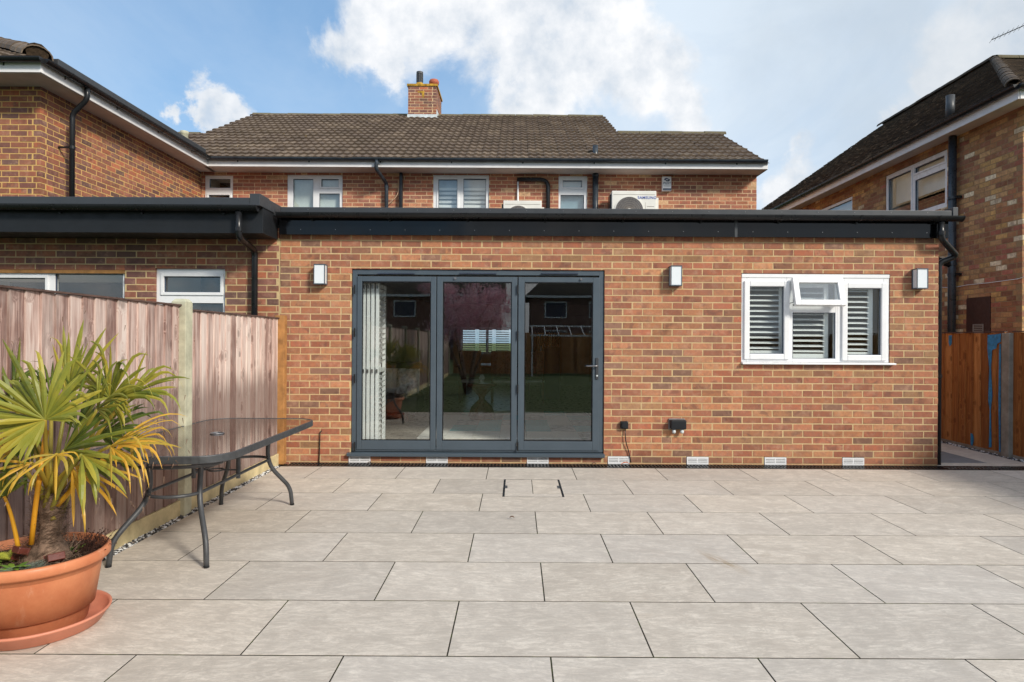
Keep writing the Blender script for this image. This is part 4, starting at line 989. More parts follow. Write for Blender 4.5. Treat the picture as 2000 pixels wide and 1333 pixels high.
pipe(lw,[(ox+.05,Yp,4.76),(ox+.05,Yp,4.60),(-6.02,Yp,4.40),(-6.02,Yp,2.8)],.034,'downpipe',M['black'],[(-6.02,Yp,3.95),(-6.02,Yp,3.2)],rr=.06)
for z in (3.95,3.2): MB().box(LX,-6.03,Yp-.02,Yp+.0,z-.012,z+.012).build('pipe_bracket',M['black'],lw)
MB().lathe((X_(360,14.0,270),14.0,5.2),[(.10,0),(.095,.3),(.075,.55),(.085,.56),(.085,.62),(0,.62)],14).build('flue_terminal',M['conc'],lw,smooth=True)
# ================================================================ RIGHT HOUSE
rh=thing('corner_house','brown and yellow brick house at the right with dark plain tiled roof','house',(9,12,0))
QX=6.95; qf=WEST(QX); QY0=8.98; QY1=19.6
yq=lambda px:QX*F/(px-CX)
def zq(px,py): return Z_(px,py,yq(px))
w1=(yq(1848),yq(1727),3.28,zq(1848,290)+.0); 
w1=(yq(1848),yq(1727),zq(1848,404),zq(1848,291))
w2=(yq(1663),yq(1590),3.2,zq(1663,383))
mbx=(yq(1935),yq(1888),1.38,zq(1910,581))
brick_wall(rh,qf,QY0,QY1,0,SZ,[w1,w2,mbx],M['brick4'],M['mortar4'],(6.9,7,2.8),zref=.02,start=1,phase=.04)
brick_wall(rh,(Vector((QX,QY0,0)),Vector((1,0,0)),Vector((0,1,0))),0,6,0,SZ,[],M['brick4'],M['mortar4'],(7,5,3),nmax=0,zref=.02,start=0)
m1=yq(1779); keepg=M['glass']; M['glass']=M['glassw']
upvc(rh,qf,*w1,[(w1[0]+.08,m1-.06,w1[2]+.08,w1[2]+.64,'f'),(w1[0]+.08,m1-.06,w1[2]+.76,w1[3]-.08,'s'),(m1+.04,w1[1]-.08,w1[2]+.08,w1[3]-.08,'s')],v=.02,back=M['dark'],vback=.5,sill=False)
MB(qf).box(w1[0]+.05,w1[1]-.05,.18,.19,w1[3]-.55,w1[3]-.05).build('roller_blind',M['blind'],rh)
upvc(rh,qf,*w2,[(w2[0]+.06,w2[1]-.06,w2[2]+.06,w2[3]-.06,'f')],v=.02,back=M['curt'],vback=.15,sill=False)
mo=MB(qf).box(mbx[0]+.004,mbx[1]-.004,-.012,.03,mbx[2],mbx[3]-.004).build('meter_box',M['brownbox'],rh,bevel=.004)
va=mbx[0]+.13; s=MB(qf).ring(va,va+.22,1.45,1.66,.012,-.022,-.013)
for k in range(7): s.box(va+.014,va+.206,-.02,-.013,1.47+k*.026,1.483+k*.026)
s.build('flue_vent_grille',M['acg'],mo)
M['glass']=keepg
# soil pipe
ysp=(QX-.09)*F/(1858.5-CX); sp=(QX-.09,ysp)
so=pipe(rh,[(sp[0],sp[1],4.63),(sp[0],sp[1],0)],.058,'soil_pipe',M['pipe'],[(sp[0],sp[1],3.66),(sp[0],sp[1],2.45),(sp[0],sp[1],2.62)],n=16)
for z in (3.66,2.45): MB().box(sp[0],sp[0]+.09,sp[1]-.10,sp[1]-.05,z-.02,z+.02).build('pipe_bracket',M['black'],so)
MB().tube(arcpath([(sp[0],sp[1],2.60),(sp[0]-.25,sp[1]+.02,2.70),(sp[0]-.8,sp[1]+.1,2.72)],.1,5),.052,14).build('branch_pipe',M['black'],so,smooth=True)
MB().tube([(QX-.006,yq(2060),zq(2060,520)),(QX-.008,yq(1990),zq(1990,545)),(QX-.005,yq(1930),zq(1930,553)),(QX-.009,yq(1890),zq(1890,557)),(QX-.006,yq(1862),zq(1862,562)),(QX-.006,yq(1838),zq(1838,562))],.005,6).build('white_wall_cable',M['white'],rh)
# eaves
EX=6.60; EY0=8.6
MB().box(EX,EX+.02,EY0+.01,20.0,4.60,4.74).box(EX+.021,13,EY0,EY0+.02,4.60,4.74).build('fascia',M['offw'],rh,bevel=.003)
MB().box(EX+.021,QX-.001,EY0+.021,20.0,4.645,4.655).box(QX,13,EY0+.021,QY0-.001,4.645,4.655).build('soffit',M['soff'],rh)
gutter(rh,WEST(EX),EY0-.05,20.0,-.056,4.765,.058,clips=1.0)
gutter(rh,FRONT(EY0),EX-.05,13,-.056,4.765,.058,clips=1.0)
A0=Vector((6.53,EY0-.05,4.75)); AP=Vector((11.1,15.2,7.98)); hw=AP.x-A0.x
sv=Vector((hw,0,AP.z-A0.z)); sl_len=sv.length; gq=.105; nr=int(sl_len/gq)
def rngR(i):
    t=(i*gq)/sl_len; return [(t*(AP.y-A0.y),19.95-A0.y)]
tile_plane(rh,M['ptile'],A0,(0,1,0),sv,nr,gq,rngR,(6.6,6,5),w=.168,name='plain_tile',flat=True,stag=True)
sv2=Vector((0,AP.y-A0.y,AP.z-A0.z)); n2=int(sv2.length/gq)
def rngF(i):
    t=(i*gq)/sv2.length; return [(t*hw,7.0)]
tile_plane(rh,M['ptile'],A0,(1,0,0),sv2,n2,gq,rngF,(6.6,6,5),nmax=0,w=.168,name='plain_tile',flat=True,stag=True)
mb=MB(); e=Vector((0,0,-.02))
B=[A0+e,Vector((6.53,19.95,4.75))+e,Vector((11.1,19.95,7.98))+e,AP+e,Vector((14,A0.y,4.75))+e,Vector((14,15.2,7.98))+e,Vector((15.7,19.95,4.75))+e,Vector((15.7,15.2,4.75))+e]
mb.add(B,[(0,1,2,3),(0,3,5,4),(3,2,6,7)]); mb.build('roof_underlay',M['dark'],rh)
ridge(rh,AP+Vector((0,0,.02)),(11.1,19.98,8.0),r=.13,mat=M['ptile']); ridge(rh,A0+Vector((.0,.05,.05)),AP+Vector((0,0,.02)),r=.10,step=.33,mat=M['ptile'],name='hip_tile'); ridge(rh,AP+Vector((0,0,.02)),(14,15.2,8.0),r=.13,mat=M['rtile'])
gx=MB(); gx.add([(QX,QY1,4.6),(11.1,QY1+.01,7.9),(15.3,QY1,4.6)],[(0,1,2)]); gx.build('gable_wall',M['mortar4'],rh)
p=at(1856,222,11.0)
yv=10.3; zz=Z_(1856,222,yv); xx=X_(1856,yv,222)
zroof=4.75+(xx-6.53)*(AP.z-4.75)/hw
pipe(rh,[(xx,yv,zroof-.05),(xx,yv,Z_(1856,187,yv))],.062,'roof_vent_pipe',M['steel'],n=18)
# TV aerial
ta=thing('tv_aerial','thin yagi television aerial above the right hand roof','aerial',(11.1,14.2,8.0))
a=at(1937,78,13.0); b_=at(2080,15,13.0); 
MB().tube([(b_.x,13.0,7.4),(b_.x,13.0,b_.z+.1)],.018,8).build('mast',M['steel'],ta)
MB().tube([a,b_],.010,6).build('boom',M['steel'],ta)
el=MB(); d=(b_-a)
for k in range(16):
    c=a+d*(k/15); el.tube([c+Vector((-.03,-.11,.02)),c+Vector((.03,.11,-.02))],.0035,4)
el.build('elements',M['steel'],ta)
# ================================================================ LEFT FENCE
FX=-2.63
lf=thing('timber_fence','tall weathered pink brown closeboard fence with concrete posts at the left','fence',(FX,3,0))
posts=[5.08-1.94*k for k in range(0,9)]
for k,y in enumerate(posts):
    mb=MB(); x0,x1,y0,y1=FX-.06,FX+.055,y,y+.11
    mb.box(x0,x1,y0,y1,-.05,1.665); mb.add([(x0,y0,1.665),(x1,y0,1.665),(x1,y1,1.665),(x0,y1,1.665),(x0+.02,y0+.02,1.69),(x1-.02,y0+.02,1.69),(x1-.02,y1-.02,1.69),(x0+.02,y1-.02,1.69)],[(0,1,5,4),(1,2,6,5),(2,3,7,6),(3,0,4,7),(4,5,6,7)])
    mb.build('concrete_post',M['conc'],lf,bevel=.005)
MB().box(FX-.03,FX+.075,7.175,7.265,0,1.64).build('timber_end_post',M['yell'],lf,bevel=.004)
spans=[(5.19,7.175,1.600)]+[(posts[k+1]+.11,posts[k],1.63-.004*k) for k in range(0,8)]
for (ya,yb,top) in spans:
    MB().box(FX-.025,FX+.022,ya+.001,yb-.001,-.04,.12).build('gravel_board',M['conc2'],lf,bevel=.003)
    y=ya
    while y<yb-.01:
        y2=min(y+.115,yb); t=top+R.uniform(-.001,.003); pr=R.uniform(-.002,.002)
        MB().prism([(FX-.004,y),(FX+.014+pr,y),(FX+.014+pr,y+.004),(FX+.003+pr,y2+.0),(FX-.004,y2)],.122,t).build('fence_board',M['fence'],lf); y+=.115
    MB().box(FX-.02,FX+.024,ya+.001,yb-.001,top+.0035,top+.015).build('capping_strip',M['rail'],lf)
    for z in (.3,.85,1.45): MB().box(FX-.06,FX-.006,ya,yb,z,z+.07).build('back_rail',M['rail'],lf)
# ================================================================ RIGHT FENCE
GX=6.0
rf=thing('timber_fence','dark orange brown closeboard fence with blue paint marks in the side passage','fence',(GX,8,0))
pys=[7.88-1.94*k for k in range(-3,9)]
for y in pys: MB().box(GX-.055,GX+.05,y,y+.125,-.05,1.50).build('concrete_post',M['concg'],rf,bevel=.005)
for k in range(len(pys)-1):
    ya,yb=pys[k+1]+.125,pys[k]
    MB().box(GX-.02,GX+.02,ya+.001,yb-.001,-.04,.03).build('gravel_board',M['concg'],rf)
    y=ya
    while y<yb-.01:
        y2=min(y+.14,yb); t=1.505+R.uniform(-.004,.004)
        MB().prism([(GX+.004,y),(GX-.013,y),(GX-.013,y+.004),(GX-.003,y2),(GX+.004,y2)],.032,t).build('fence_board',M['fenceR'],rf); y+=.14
    MB().box(GX-.02,GX+.02,ya,yb,1.512,1.525).build('capping_strip',M['rail'],rf)
def paint(pts):
    MB().add([],[])
    mb=MB(WEST(GX-.0135)); mb.slab([((GX)*F/(px-CX),Z_(px,py,GX*F/(px-CX))) for px,py in pts],-.003,.0); mb.build('blue_paint_mark',M['blue'],rf)
paint([(1855,656),(1861,655),(1861,672),(1857,677),(1855,670)])
paint([(1931,655),(1957,652),(1957,668),(1950,672),(1948,681),(1940,684),(1938,720),(1941,775),(1938,800),(1940,874),(1935,874),(1936,800),(1933,780),(1935,720),(1931,684)])
paint([(1954,672),(1957.5,672),(1957.5,886),(1955,886),(1953,780)])
paint([(1899,846),(1903,848),(1905,860),(1902,872),(1899,868)])
# ================================================================ TABLE
TX0,TX1,TY0,TY1,TZ=-2.60,-1.69,3.75,5.62,.70
tb=thing('garden_table','long smoked glass garden table with grey steel frame beside the fence','table',((TX0+TX1)/2,4.68,0))
def rrect(x0,x1,y0,y1,r,n=8):
    pts=[]
    for cx,cy,a0 in ((x1-r,y1-r,0),(x0+r,y1-r,90),(x0+r,y0+r,180),(x1-r,y0+r,270)):
        for k in range(n+1): a=rad(a0+90*k/n); pts.append((cx+r*math.cos(a),cy+r*math.sin(a)))
    return pts
o1=rrect(TX0,TX1,TY0,TY1,.22); i1=rrect(TX0+.02,TX1-.02,TY0+.02,TY1-.02,.20); n_=len(o1)
mb=MB(); vs=[(x,y,TZ-.045) for x,y in o1]+[(x,y,TZ) for x,y in o1]+[(x,y,TZ) for x,y in i1]+[(x,y,TZ-.045) for x,y in i1]
mb.add(vs,[(q*n_+k,q*n_+(k+1)%n_,((q+1)%4)*n_+(k+1)%n_,((q+1)%4)*n_+k) for q in range(4) for k in range(n_)]); mb.build('table_rim',M['steel'],tb,bevel=.004)
MB().prism([(x,y) for x,y in rrect(TX0+.0205,TX1-.0205,TY0+.0205,TY1-.0205,.199)],TZ-.009,TZ-.003).build('glass_top',M['tglass'],tb)
TC=((TX0+TX1)/2,(TY0+TY1)/2)
hr=MB(); hr.tube([(TC[0]+.045*math.cos(a),TC[1]+.045*math.sin(a),TZ+.001) for a in [2*math.pi*k/20 for k in range(21)]],.005,6,False); hr.build('parasol_hole_ring',M['screw'],tb)
for sx in (-1,1):
    for sy in (-1,1):
        ux,uy=-2.15+sx*.15,4.68+sy*.56; fx_,fy_=-2.155+sx*.295,4.68+sy*.75
        p=arcpath([(ux+sx*.02,uy,TZ-.045),(ux,uy,.38),(fx_-sx*.01,fy_-sy*.015,.15),(fx_,fy_,.0)],.12,6)
        lg=MB().tube(p,.0165,12).build('leg',M['steel'],tb,smooth=True)
        MB().tube([(fx_,fy_,0),(fx_,fy_,.012)],.0175,12).build('foot_cap',M['black'],lg)
def hoop(z,x0,x1,y0,y1,r,name):
    pts=[(x,y,z) for x,y in rrect(x0,x1,y0,y1,min(x1-x0,y1-y0)/2-.001,10)]; pts.append(pts[0]); MB().tube(pts,r,8,False).build(name,M['steel'],tb,smooth=True)
hoop(.41,-2.315,-1.985,3.98,5.38,.011,'lower_hoop')
for cy in (4.10,5.26): 
    pts=[(-2.15+.30*math.cos(a),cy+.20*math.sin(a),.605) for a in [2*math.pi*k/28 for k in range(29)]]; MB().tube(pts,.011,8,False).build('upper_hoop',M['steel'],tb,smooth=True)
MB().box(-2.45,-1.85,TC[1]-.01,TC[1]+.01,TZ-.045,TZ-.03).build('cross_bar',M['steel'],tb)
MB().tube([(-1.99,4.68,TZ-.04),(-1.99,4.68,.38)],.015,10).build('centre_strut',M['steel'],tb); MB().tube([(-2.31,4.68,TZ-.04),(-2.31,4.68,.38)],.015,10).build('centre_strut',M['steel'],tb)
pr=MB(); pr.tube([(-2.31,4.68,.44),(-2.2,4.68,.44)],.006,6); pr.tube([(-2.1,4.68,.44),(-1.99,4.68,.44)],.006,6); pr.tube([(-2.15+.05*math.cos(a),4.68+.05*math.sin(a),.44) for a in [2*math.pi*k/20 for k in range(21)]],.006,6,False); pr.build('parasol_ring',M['steel'],tb)
# ================================================================ POT, SAUCER, PALM
PC=Vector((-2.30,3.12,0))
sa=thing('plant_saucer','pink terracotta saucer under the big orange pot','saucer',tuple(PC))
MB().lathe(PC+Vector((.02,0,0)),[(0,.0),(.25,.0),(.262,.006),(.292,.055),(.30,.06),(.302,.068),(.294,.072),(.286,.062),(.256,.014),(0,.012)],64).build('saucer_dish',M['terra2'],sa,smooth=True)
po=thing('plant_pot','big round orange terracotta plastic pot holding a fan palm','plant pot',(PC.x,PC.y,.014))
po.scale=(.955,.955,.94)
MB().lathe(PC,[(0,.014),(.218,.014),(.228,.022),(.262,.235),(.268,.238),(.274,.262),(.280,.266),(.288,.300),(.296,.304),(.300,.325),(.318,.330),(.328,.342),(.328,.376),(.322,.384),(.306,.384),(.302,.376),(.294,.33),(.26,.1),(0,.1)],72).build('pot_body',M['terra'],po,smooth=True)
mb=MB(); vs=[];fs2=[]; nr_,na=14,40
for i in range(nr_):
    for k in range(na):
        r=.30*i/(nr_-1); a=2*math.pi*k/na; vs.append(PC+Vector((r*math.cos(a),r*math.sin(a),.335+.03*(1-(r/.3)**2)+R.uniform(-.008,.010))))
for i in range(nr_-1):
    for k in range(na): fs2.append((i*na+k,i*na+(k+1)%na,(i+1)*na+(k+1)%na,(i+1)*na+k))
mb.add(vs,fs2); mb.build('soil',M['soil'],po,smooth=True)
# debris, netting, moss on the soil
mb=MB()
for _ in range(420):
    a=R.uniform(0,6.3); r=.29*math.sqrt(R.random()); c=PC+Vector((r*math.cos(a),r*math.sin(a),.352+R.uniform(0,.014))); d=Vector((R.uniform(-1,1),R.uniform(-1,1),R.uniform(-.3,.6))).normalized()*R.uniform(.01,.045)
    mb.tube([c,c+d*.5+Vector((0,0,R.uniform(-.004,.006))),c+d],.0012,3,False)
tag(mb.build('plant_litter',M['fibre'],po),kind='stuff')
mb=MB()
for (a0,a1) in ((3.3,4.6),(4.7,5.7)):
    for q in range(26):
        pts=[]
        for k in range(12):
            a=a0+(a1-a0)*k/11; r=.20+.05*math.sin(a*3)+q*.0022+R.uniform(-.004,.004); pts.append(PC+Vector((r*math.cos(a),r*math.sin(a),.368+.014*math.sin(q*.7+k)+R.uniform(-.003,.003))))
        mb.tube(pts,.0009,3,False)
tag(mb.build('netting',M['net'],po),kind='stuff')
TB=at(112,1088,3.12); TB=Vector((PC.x+.085,PC.y-.03,.33))
pa=thing('fan_palm','young fan palm with green and yellowing fronds in the orange pot','palm',tuple(TB))
prof=[(.0,.0),(.095,.0),(.10,.025),(.08,.06),(.052,.09),(.041,.13),(.038,.19),(.042,.25),(.036,.30),(.014,.325)]
mb=MB(); vs=[]; n_=26
for i,(r,z) in enumerate(prof):
    for k in range(n_):
        a=2*math.pi*k/n_; rr=r*(1+.12*math.sin(a*3+i*1.3)+R.uniform(-.06,.06)); vs.append(TB+Vector((rr*math.cos(a)+.05*z,rr*math.sin(a),z)))
mb.add(vs,[(i*n_+k,i*n_+(k+1)%n_,(i+1)*n_+(k+1)%n_,(i+1)*n_+k) for i in range(len(prof)-1) for k in range(n_)]); mb.build('trunk',M['fibre'],pa,smooth=True)
mb=MB()
for _ in range(900):
    a=R.uniform(0,6.3); z=R.uniform(.0,.32); r=.105 if z<.06 else .044; r*=R.uniform(.8,1.15)
    c=TB+Vector((r*math.cos(a)+.05*z,r*math.sin(a),z)); t=Vector((-math.sin(a),math.cos(a),R.uniform(-.2,1.2))).normalized(); l=R.uniform(.03,.09)
    mb.tube([c,c+t*l*.5+Vector((math.cos(a),math.sin(a),0))*.012,c+t*l+Vector((math.cos(a),math.sin(a),0))*R.uniform(0,.02)],.0009,3,False)
tag(mb.build('trunk_fibres',M['fibre'],pa),kind='stuff')
for k,(a,z,s) in enumerate(((4.2,.07,.03),(5.6,.03,.035),(3.6,.03,.03))):   # cut leaf bases
    c=TB+Vector((.10*math.cos(a),.10*math.sin(a),z)); d=Vector((math.cos(a),math.sin(a),.4)).normalized(); sd=Vector((-math.sin(a),math.cos(a),0))
    mb=MB(); upv=d.cross(sd)
    vs=[c+sd*x*s+upv*y*s*.5+d*q for q in (-.01,.035) for x,y in ((-1,-1),(1,-1),(1,1),(-1,1))]; mb.add(vs,[(0,1,2,3),(4,5,6,7),(0,1,5,4),(1,2,6,5),(2,3,7,6),(3,0,4,7)]); mb.build('cut_leaf_base',M['mahog'],pa,bevel=.004)
TT=TB+Vector((.016,0,.29))
def frond(hub,cdir,nrm,Rr,spread,nb,mat,droop=.15,kink=.2,seed=0,base=None,smat=None,bw=1.0,sr=.008):
    q=random.Random(seed); cdir=Vector(cdir).normalized(); nrm=Vector(nrm); nrm=(nrm-cdir*nrm.dot(cdir)).normalized(); side=nrm.cross(cdir)
    base=base or (TT+Vector((q.uniform(-.03,.03),q.uniform(-.03,.03),q.uniform(-.10,.03))))
    mid=(base+hub)/2+Vector((0,0,.06))+ (hub-base).cross(Vector((0,0,1)))*.03
    pts=[base*(1-t)**2+mid*2*t*(1-t)+hub*t*t for t in [i/8 for i in range(9)]]
    vs=[];mb=MB(); tips_=[]; tb_=MB(); da=spread/nb
    for b in range(nb):
        th=-spread/2+da*(b+.5)+q.uniform(-.33,.33)*da
        d=cdir*math.cos(th)+side*math.sin(th)+nrm*(q.uniform(-.22,.22)+.10)
        perp=(side*math.cos(th)-cdir*math.sin(th)); Lb=Rr*1.04*(.58+.42*math.cos(th*.8))*q.uniform(.62,1.12)
        wmax=min(.0110*bw*q.uniform(.85,1.15),da*.5*Lb*.5*1.05+.004)
        q2=q.uniform(.4,1.7); tw=q.uniform(-.5,.5); kk=q.random()<kink*1.1; kt=q.uniform(.5,.72); p=Vector(hub); dr=Vector(d); S=9; rows=[]
        for s in range(S+1):
            t=s/S
            if t<=.45: w=wmax*(t/.45)**.9+.0015
            elif t<.75: w=wmax*(1-(t-.45)*.5)
            else: w=wmax*.85*(1-(t-.75)/.25)**.8+.0006
            fold=nrm*(w*(.55 if t<.5 else .35))
            pp=(perp*math.cos(tw*t)+nrm*math.sin(tw*t))
            rows.append((p-pp*w-fold*.0, p+fold, p+pp*w))
            stp=Lb/S
            g=(droop+.10)*(t**1.4)*.6*q2
            if kk and t>kt: g+=1.2*q.uniform(.6,1)
            dr=(dr+Vector((0,0,-1))*g*.55).normalized() if t>.25 else dr
            p=p+dr*stp
        vs=[x for r in rows for x in r]; fs=[]
        tips_.append(p.copy())
        for s in range(S):
            o=s*3; fs+=[(o,o+1,o+4,o+3),(o+1,o+2,o+5,o+4)]
        mb.add(vs,fs)
    fo=mb.build('frond',mat,pa)
    for k,tp in enumerate(tips_):
        if q.random()<(.75 if mat==M['palmy'] else .3): e=tp+Vector((q.uniform(-.012,.012),q.uniform(-.01,.01),-q.uniform(.01,.03))); tb_.tube([tp+Vector((0,0,.004)),(tp+e)/2,e],[.0022,.0016,.0006],4)
    if tb_.v: tag(tb_.build('dry_tips',M['fibre'],fo),kind='stuff')
    MB().tube(pts,[sr*(1.5-.6*i/8) for i in range(9)],7).build('leaf_stalk',smat or M['stalk'],fo,smooth=True)
def hb(px,py,Y): return at(px,py,Y)
frond(hb(88,820,2.86),(-.62,-.10,.78),(.25,-1,.35),.36,4.6,35,M['palm'],.10,.30,1)
frond(hb(215,779,3.12),(.35,-.1,.90),(-.1,-1,.3),.31,4.0,29,M['palm'],.38,.60,2)
frond(hb(132,775,3.30),(.32,.05,1.0),(0,-1,.15),.36,1.3,16,M['palm'],.02,.08,3)
frond(hb(125,880,3.0),(.80,-.1,.55),(-.1,-1,.5),.42,1.9,14,M['palmd'],.10,.15,4)
frond(hb(215,872,2.98),(.97,-.15,.12),(0,-.6,1),.36,1.9,17,M['palmy'],.60,.6,5,bw=.6)
frond(hb(110,888,2.80),(.0,-.5,-.3),(0,-.9,.6),.22,3.6,10,M['palmy'],.75,.7,6,bw=.6)
frond(hb(8,970,3.0),(-.35,-.1,1),(.2,-1,0),.18,2.6,16,M['palmd'],.1,.1,7,base=TB+Vector((-.09,-.06,.06)),smat=M['stalky'],sr=.007,bw=.8)
frond(hb(20,885,2.88),(-.95,-.2,.15),(0,-.7,1),.32,2.4,17,M['palmy'],.25,.35,8,bw=.8)
frond(hb(160,888,2.92),(.75,-.35,-.45),(.1,-.9,.7),.33,1.3,9,M['palm'],.35,.3,9)
frond(hb(30,800,3.32),(-.5,.1,.8),(.1,-1,.2),.34,2.8,24,M['palmd'],.15,.3,10)
frond(hb(60,905,2.84),(-.7,-.3,-.4),(0,-1,.6),.24,1.6,6,M['palmy'],.5,.4,11,bw=.6)
frond(hb(195,850,3.3),(.9,.1,.35),(0,-1,.6),.36,2.2,18,M['palmd'],.45,.5,12,bw=.8)
frond(hb(255,862,3.15),(.9,-.1,.1),(0,-.8,1),.24,2.0,12,M['palmy'],.8,.7,13,base=TB+Vector((.06,-.02,.26)),smat=M['stalky'],bw=.5)
frond(hb(140,915,3.0),(.9,-.2,-.3),(0,-.8,1),.30,1.6,9,M['palmy'],.45,.4,21,bw=.6)
frond(hb(60,930,3.15),(-.8,-.1,-.1),(0,-.8,1),.30,2.2,12,M['palmd'],.35,.4,22,bw=.7)
frond(hb(190,800,3.0),(.6,-.3,.5),(0,-1,.4),.30,2.0,13,M['palm'],.5,.6,23,bw=.7)
frond(hb(150,840,3.25),(.2,.1,.9),(0,-1,.2),.34,2.4,14,M['palmd'],.2,.4,24,bw=.7)
frond(hb(100,778,3.35),(-.45,.05,1.0),(0,-1,.1),.26,1.3,8,M['palmd'],.05,.5,14,bw=.7)
frond(hb(255,770,3.25),(.9,.05,.55),(0,-1,.5),.30,1.5,12,M['palm'],.35,.5,16,bw=.7)
frond(hb(60,850,3.2),(-.2,.1,-.6),(0,-1,.2),.26,2.6,14,M['palmd'],.3,.3,17,bw=.8)
MB().tube(arcpath([TB+Vector((-.01,-.09,.10)),TB+Vector((.012,-.095,.28)),TB+Vector((.035,-.06,.62))],.2,6),[.028,.026,.022,.018,.014,.012,.010,.009,.008][:9] if False else .011,8).build('leaf_stalk',M['stalky'],pa,smooth=True)
# weeds and fern in the pot
def weed(name,label,c,n,l,w,mat,up=.6,seed=0):
    q=random.Random(seed); t=thing(name,label,'weed',tuple(c)); 
    mb=MB()
    for k in range(n):
        a=6.283*k/n+q.uniform(-.3,.3); d=Vector((math.cos(a),math.sin(a),up*q.uniform(.5,1.3))).normalized(); sd=Vector((-math.sin(a),math.cos(a),0)); ll=l*q.uniform(.7,1.2); rows=[]
        for s,ww in ((0,.2),(.3,.9),(.6,1),(.85,.6),(1,.05)): 
            p=c+d*ll*s+Vector((0,0,-ll*.35*s*s)); rows+= [p-sd*w*ww,p+Vector((0,0,.002)),p+sd*w*ww]
        fs=[f for s in range(4) for f in ((s*3,s*3+1,s*3+4,s*3+3),(s*3+1,s*3+2,s*3+5,s*3+4))]; mb.add(rows,fs)
    mb.build('leaves',mat,t); return t
weed('weed','small green weed rosette at the front of the pot',PC+Vector((.07,-.22,.345)),14,.085,.011,M['weed'],.7,1)
weed('weed','green seedling beside the trunk at the back of the pot',PC+Vector((.17,.04,.345)),7,.07,.012,M['weed'],1.0,2)
weed('weed','low weed tuft at the left front of the pot',PC+Vector((-.06,-.20,.345)),10,.07,.010,M['weed'],.5,3)
weed('weed','weed sprig left of the trunk near the netting',PC+Vector((-.10,-.12,.345)),10,.06,.009,M['weed'],.9,4)
fe=thing('fern','small lime green fern growing left of the palm trunk','fern',tuple(PC+Vector((-.03,-.10,.345))))
c=PC+Vector((-.02,-.10,.345)); mb=MB()
for a,l in ((2.7,.15),(3.5,.14),(.4,.11),(1.9,.12),(4.3,.10)):
    d=Vector((math.cos(a),math.sin(a)*.6,.55)).normalized(); sd=d.cross(Vector((0,0,1))).normalized()
    for s in range(14):
        t=s/14; p=c+d*l*t+Vector((0,0,-l*.4*t*t)); ln=.032*math.sin(math.pi*(t*.85+.12))
        for g2 in (-1,1):
            e=p+sd*g2*ln+d*.010; mb.add([p-d*.004,p+d*.005,e],[(0,1,2)])
mb.build('fern_fronds',M['fern'],fe)
he=thing('dry_tuft','dry brown seed heads at the back right edge of the pot','weed',tuple(PC+Vector((.24,.05,.36)))); mb=MB()
for _ in range(170):
    c=PC+Vector((.20+R.uniform(-.06,.06),.08+R.uniform(-.08,.08),.335)); e=c+Vector((R.uniform(-.03,.07),R.uniform(-.03,.03),R.uniform(.02,.09))); mb.tube([c,(c+e)/2+Vector((R.uniform(-.01,.01),0,.004)),e],.0010,3,False); mb.box(e.x-.002,e.x+.002,e.y-.002,e.y+.002,e.z-.002,e.z+.002)
mb.build('dry_stems',M['brownbox'],he)
# ================================================================ GARDEN BEHIND THE CAMERA (mirrored in the panes)
mg=thing('magnolia_tree','pink flowering magnolia on the lawn mirrored in the middle pane','tree',(-1.25,-2.0,0))
q=random.Random(5); c=Vector((-1.25,-2.0,0)); mb=MB(); tips=[]
for k in range(6):
    a=k*1.05; p=[c+Vector((.04*math.cos(a),.04*math.sin(a),0)),c+Vector((.18*math.cos(a),.18*math.sin(a),.55)),c+Vector((.45*math.cos(a),.45*math.sin(a),1.2)),c+Vector((.65*math.cos(a),.65*math.sin(a),2.0+q.uniform(-.2,.4)))]
    mb.tube(p,[.05,.035,.025,.01],7)
    for j in range(7):
        b_=p[2]+(p[3]-p[2])*q.random(); e=b_+Vector((q.uniform(-.5,.5),q.uniform(-.5,.5),q.uniform(.1,.6))); mb.tube([b_,e],[.012,.004],5); tips.append(e)
mb.build('trunk',M['bark'],mg,smooth=True)
mb=MB()
for _ in range(11000):
    t=q.choice(tips); d=Vector((q.gauss(0,1),q.gauss(0,1),q.gauss(0,.9)))*.13; p=t+d; a=Vector((q.uniform(-1,1),q.uniform(-1,1),q.uniform(-.2,1))).normalized()*.085; b_=a.cross(Vector((q.uniform(-1,1),q.uniform(-1,1),q.uniform(-1,1)))).normalized()*.014
    mb.add([p,p+a*.5+b_,p+a,p+a*.5-b_],[(0,1,2,3)])
mb.build('crown',M['petal'],mg)
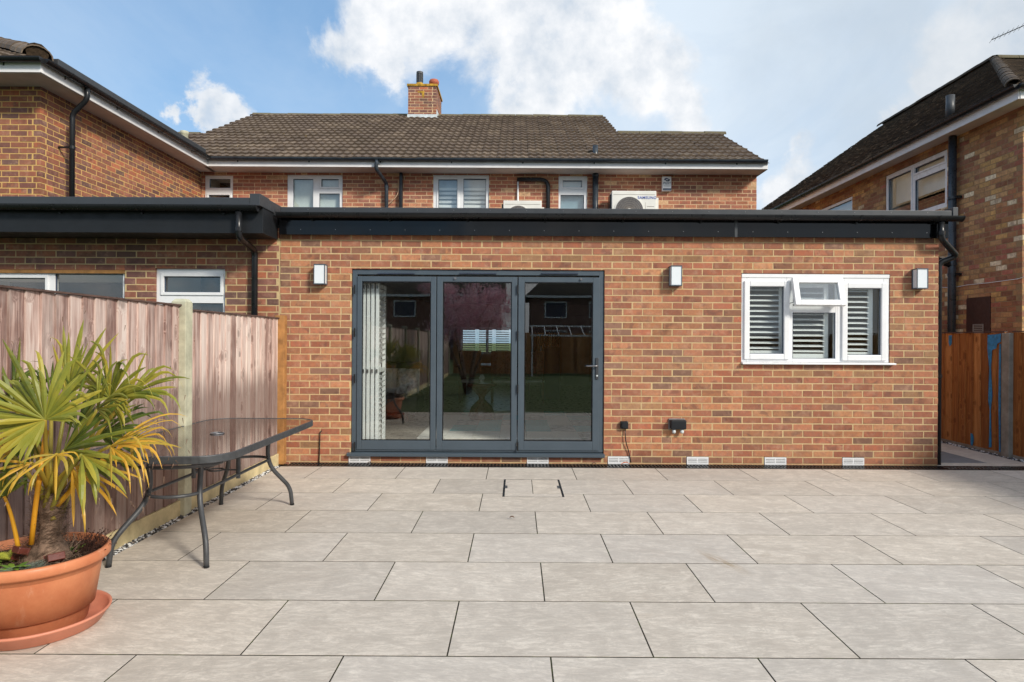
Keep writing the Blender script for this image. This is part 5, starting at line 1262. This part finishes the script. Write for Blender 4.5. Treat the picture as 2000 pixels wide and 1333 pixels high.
def backhouse(x0,x1,lab,hip):
    t=thing('back_house',lab,'house',((x0+x1)/2,-32,0)); f=(Vector((0,-32,0)),Vector((1,0,0)),Vector((0,-1,0)))
    MB(f).box(x0,x1,0,8,0,4.6).build('wall',M['brick2'],t)
    mb=MB(); h=hip; yr=-36.2; z1=8.2
    mb.add([(x0-.4,-31.6,4.6),(x1+.4,-31.6,4.6),(x1+.4-h,yr,z1),(x0-.4+h,yr,z1),(x0-.4,-40.6,4.6),(x1+.4,-40.6,4.6)],[(0,1,2,3),(4,5,2,3),(0,3,4),(1,5,2)]); mb.build('roof',M['ptile'],t)
    for xa in (x0+1,x0+4.2,x0+7.2):
        for za in (.9,3.0):
            wn=MB(f).ring(xa,xa+1.6,za,za+1.2,.07,-.03,.02).build('window',M['white'],t); MB(f).box(xa+.07,xa+1.53,-.01,-.004,za+.07,za+1.13).build('pane',M['navy'],wn)
    MB(f).box(x0-.4,x1+.4,-.46,-.42,4.45,4.6).build('fascia',M['offw'],t)
backhouse(-13,-1.3,'brick house far behind the garden mirrored in the left and middle panes',.0)
backhouse(1.0,12,'hipped brick house far behind the garden mirrored in the right pane',3.6)
bfc=thing('timber_fence','plain brown fence across the far end of the lawn mirrored in the doors','fence',(1.7,-12.1,0))
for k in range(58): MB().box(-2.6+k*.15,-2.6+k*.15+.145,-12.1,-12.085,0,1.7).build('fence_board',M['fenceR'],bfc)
sd=thing('garden_canopy','white framed glass canopy at the end of the lawn mirrored in the right pane','canopy',(2.6,-11,0))
for k in range(9): MB().tube([(.6+k*.5,-11.6,1.95),(.6+k*.5,-10.2,1.6)],.02,6).build('roof_bar',M['white'],sd)
MB().box(.5,4.7,-10.25,-10.18,1.54,1.60).box(.5,4.7,-11.66,-11.6,1.93,1.99).build('roof_rail',M['white'],sd)
for xx in (.6,4.6): MB().box(xx-.03,xx+.03,-10.24,-10.19,0,1.54).build('post',M['white'],sd)

for k,(px,py,lab) in enumerate(((1222,903,'curled pinkish dry leaf lying against the air vent right of the doors'),(722,901,'tiny dry leaf on the drain below the left door jamb'),(1160,901,'pale dry petal on the drain at the right door jamb'),(1000,1015,'small brown leaf scrap on the patio in front of the inspection cover'))):
    v=(py-CY)-ROLL*(px-CX); Y=min(CAMZ*F/v,7.22); c=Vector((X_(px,Y,py),Y,.012)); mb=MB(); l=(.05,.022,.03,.018)[k]
    vs=[];n_=7
    for i in range(n_):
        t=i/(n_-1); wv=l*.38*math.sin(math.pi*min(1,t*.95+.03)); z=.02*math.sin(t*3.1)*(l/.05)
        vs+= [c+Vector((l*(t-.5)*2,-wv,z+.006)),c+Vector((l*(t-.5)*2,0,z)),c+Vector((l*(t-.5)*2,wv,z+.008))]
    mb.add(vs,[f for i in range(n_-1) for f in ((i*3,i*3+1,i*3+4,i*3+3),(i*3+1,i*3+2,i*3+5,i*3+4))])
    tag(mb.build('fallen_leaf',M['fibre'] if k!=0 else M['terra2']),lab,'leaf')
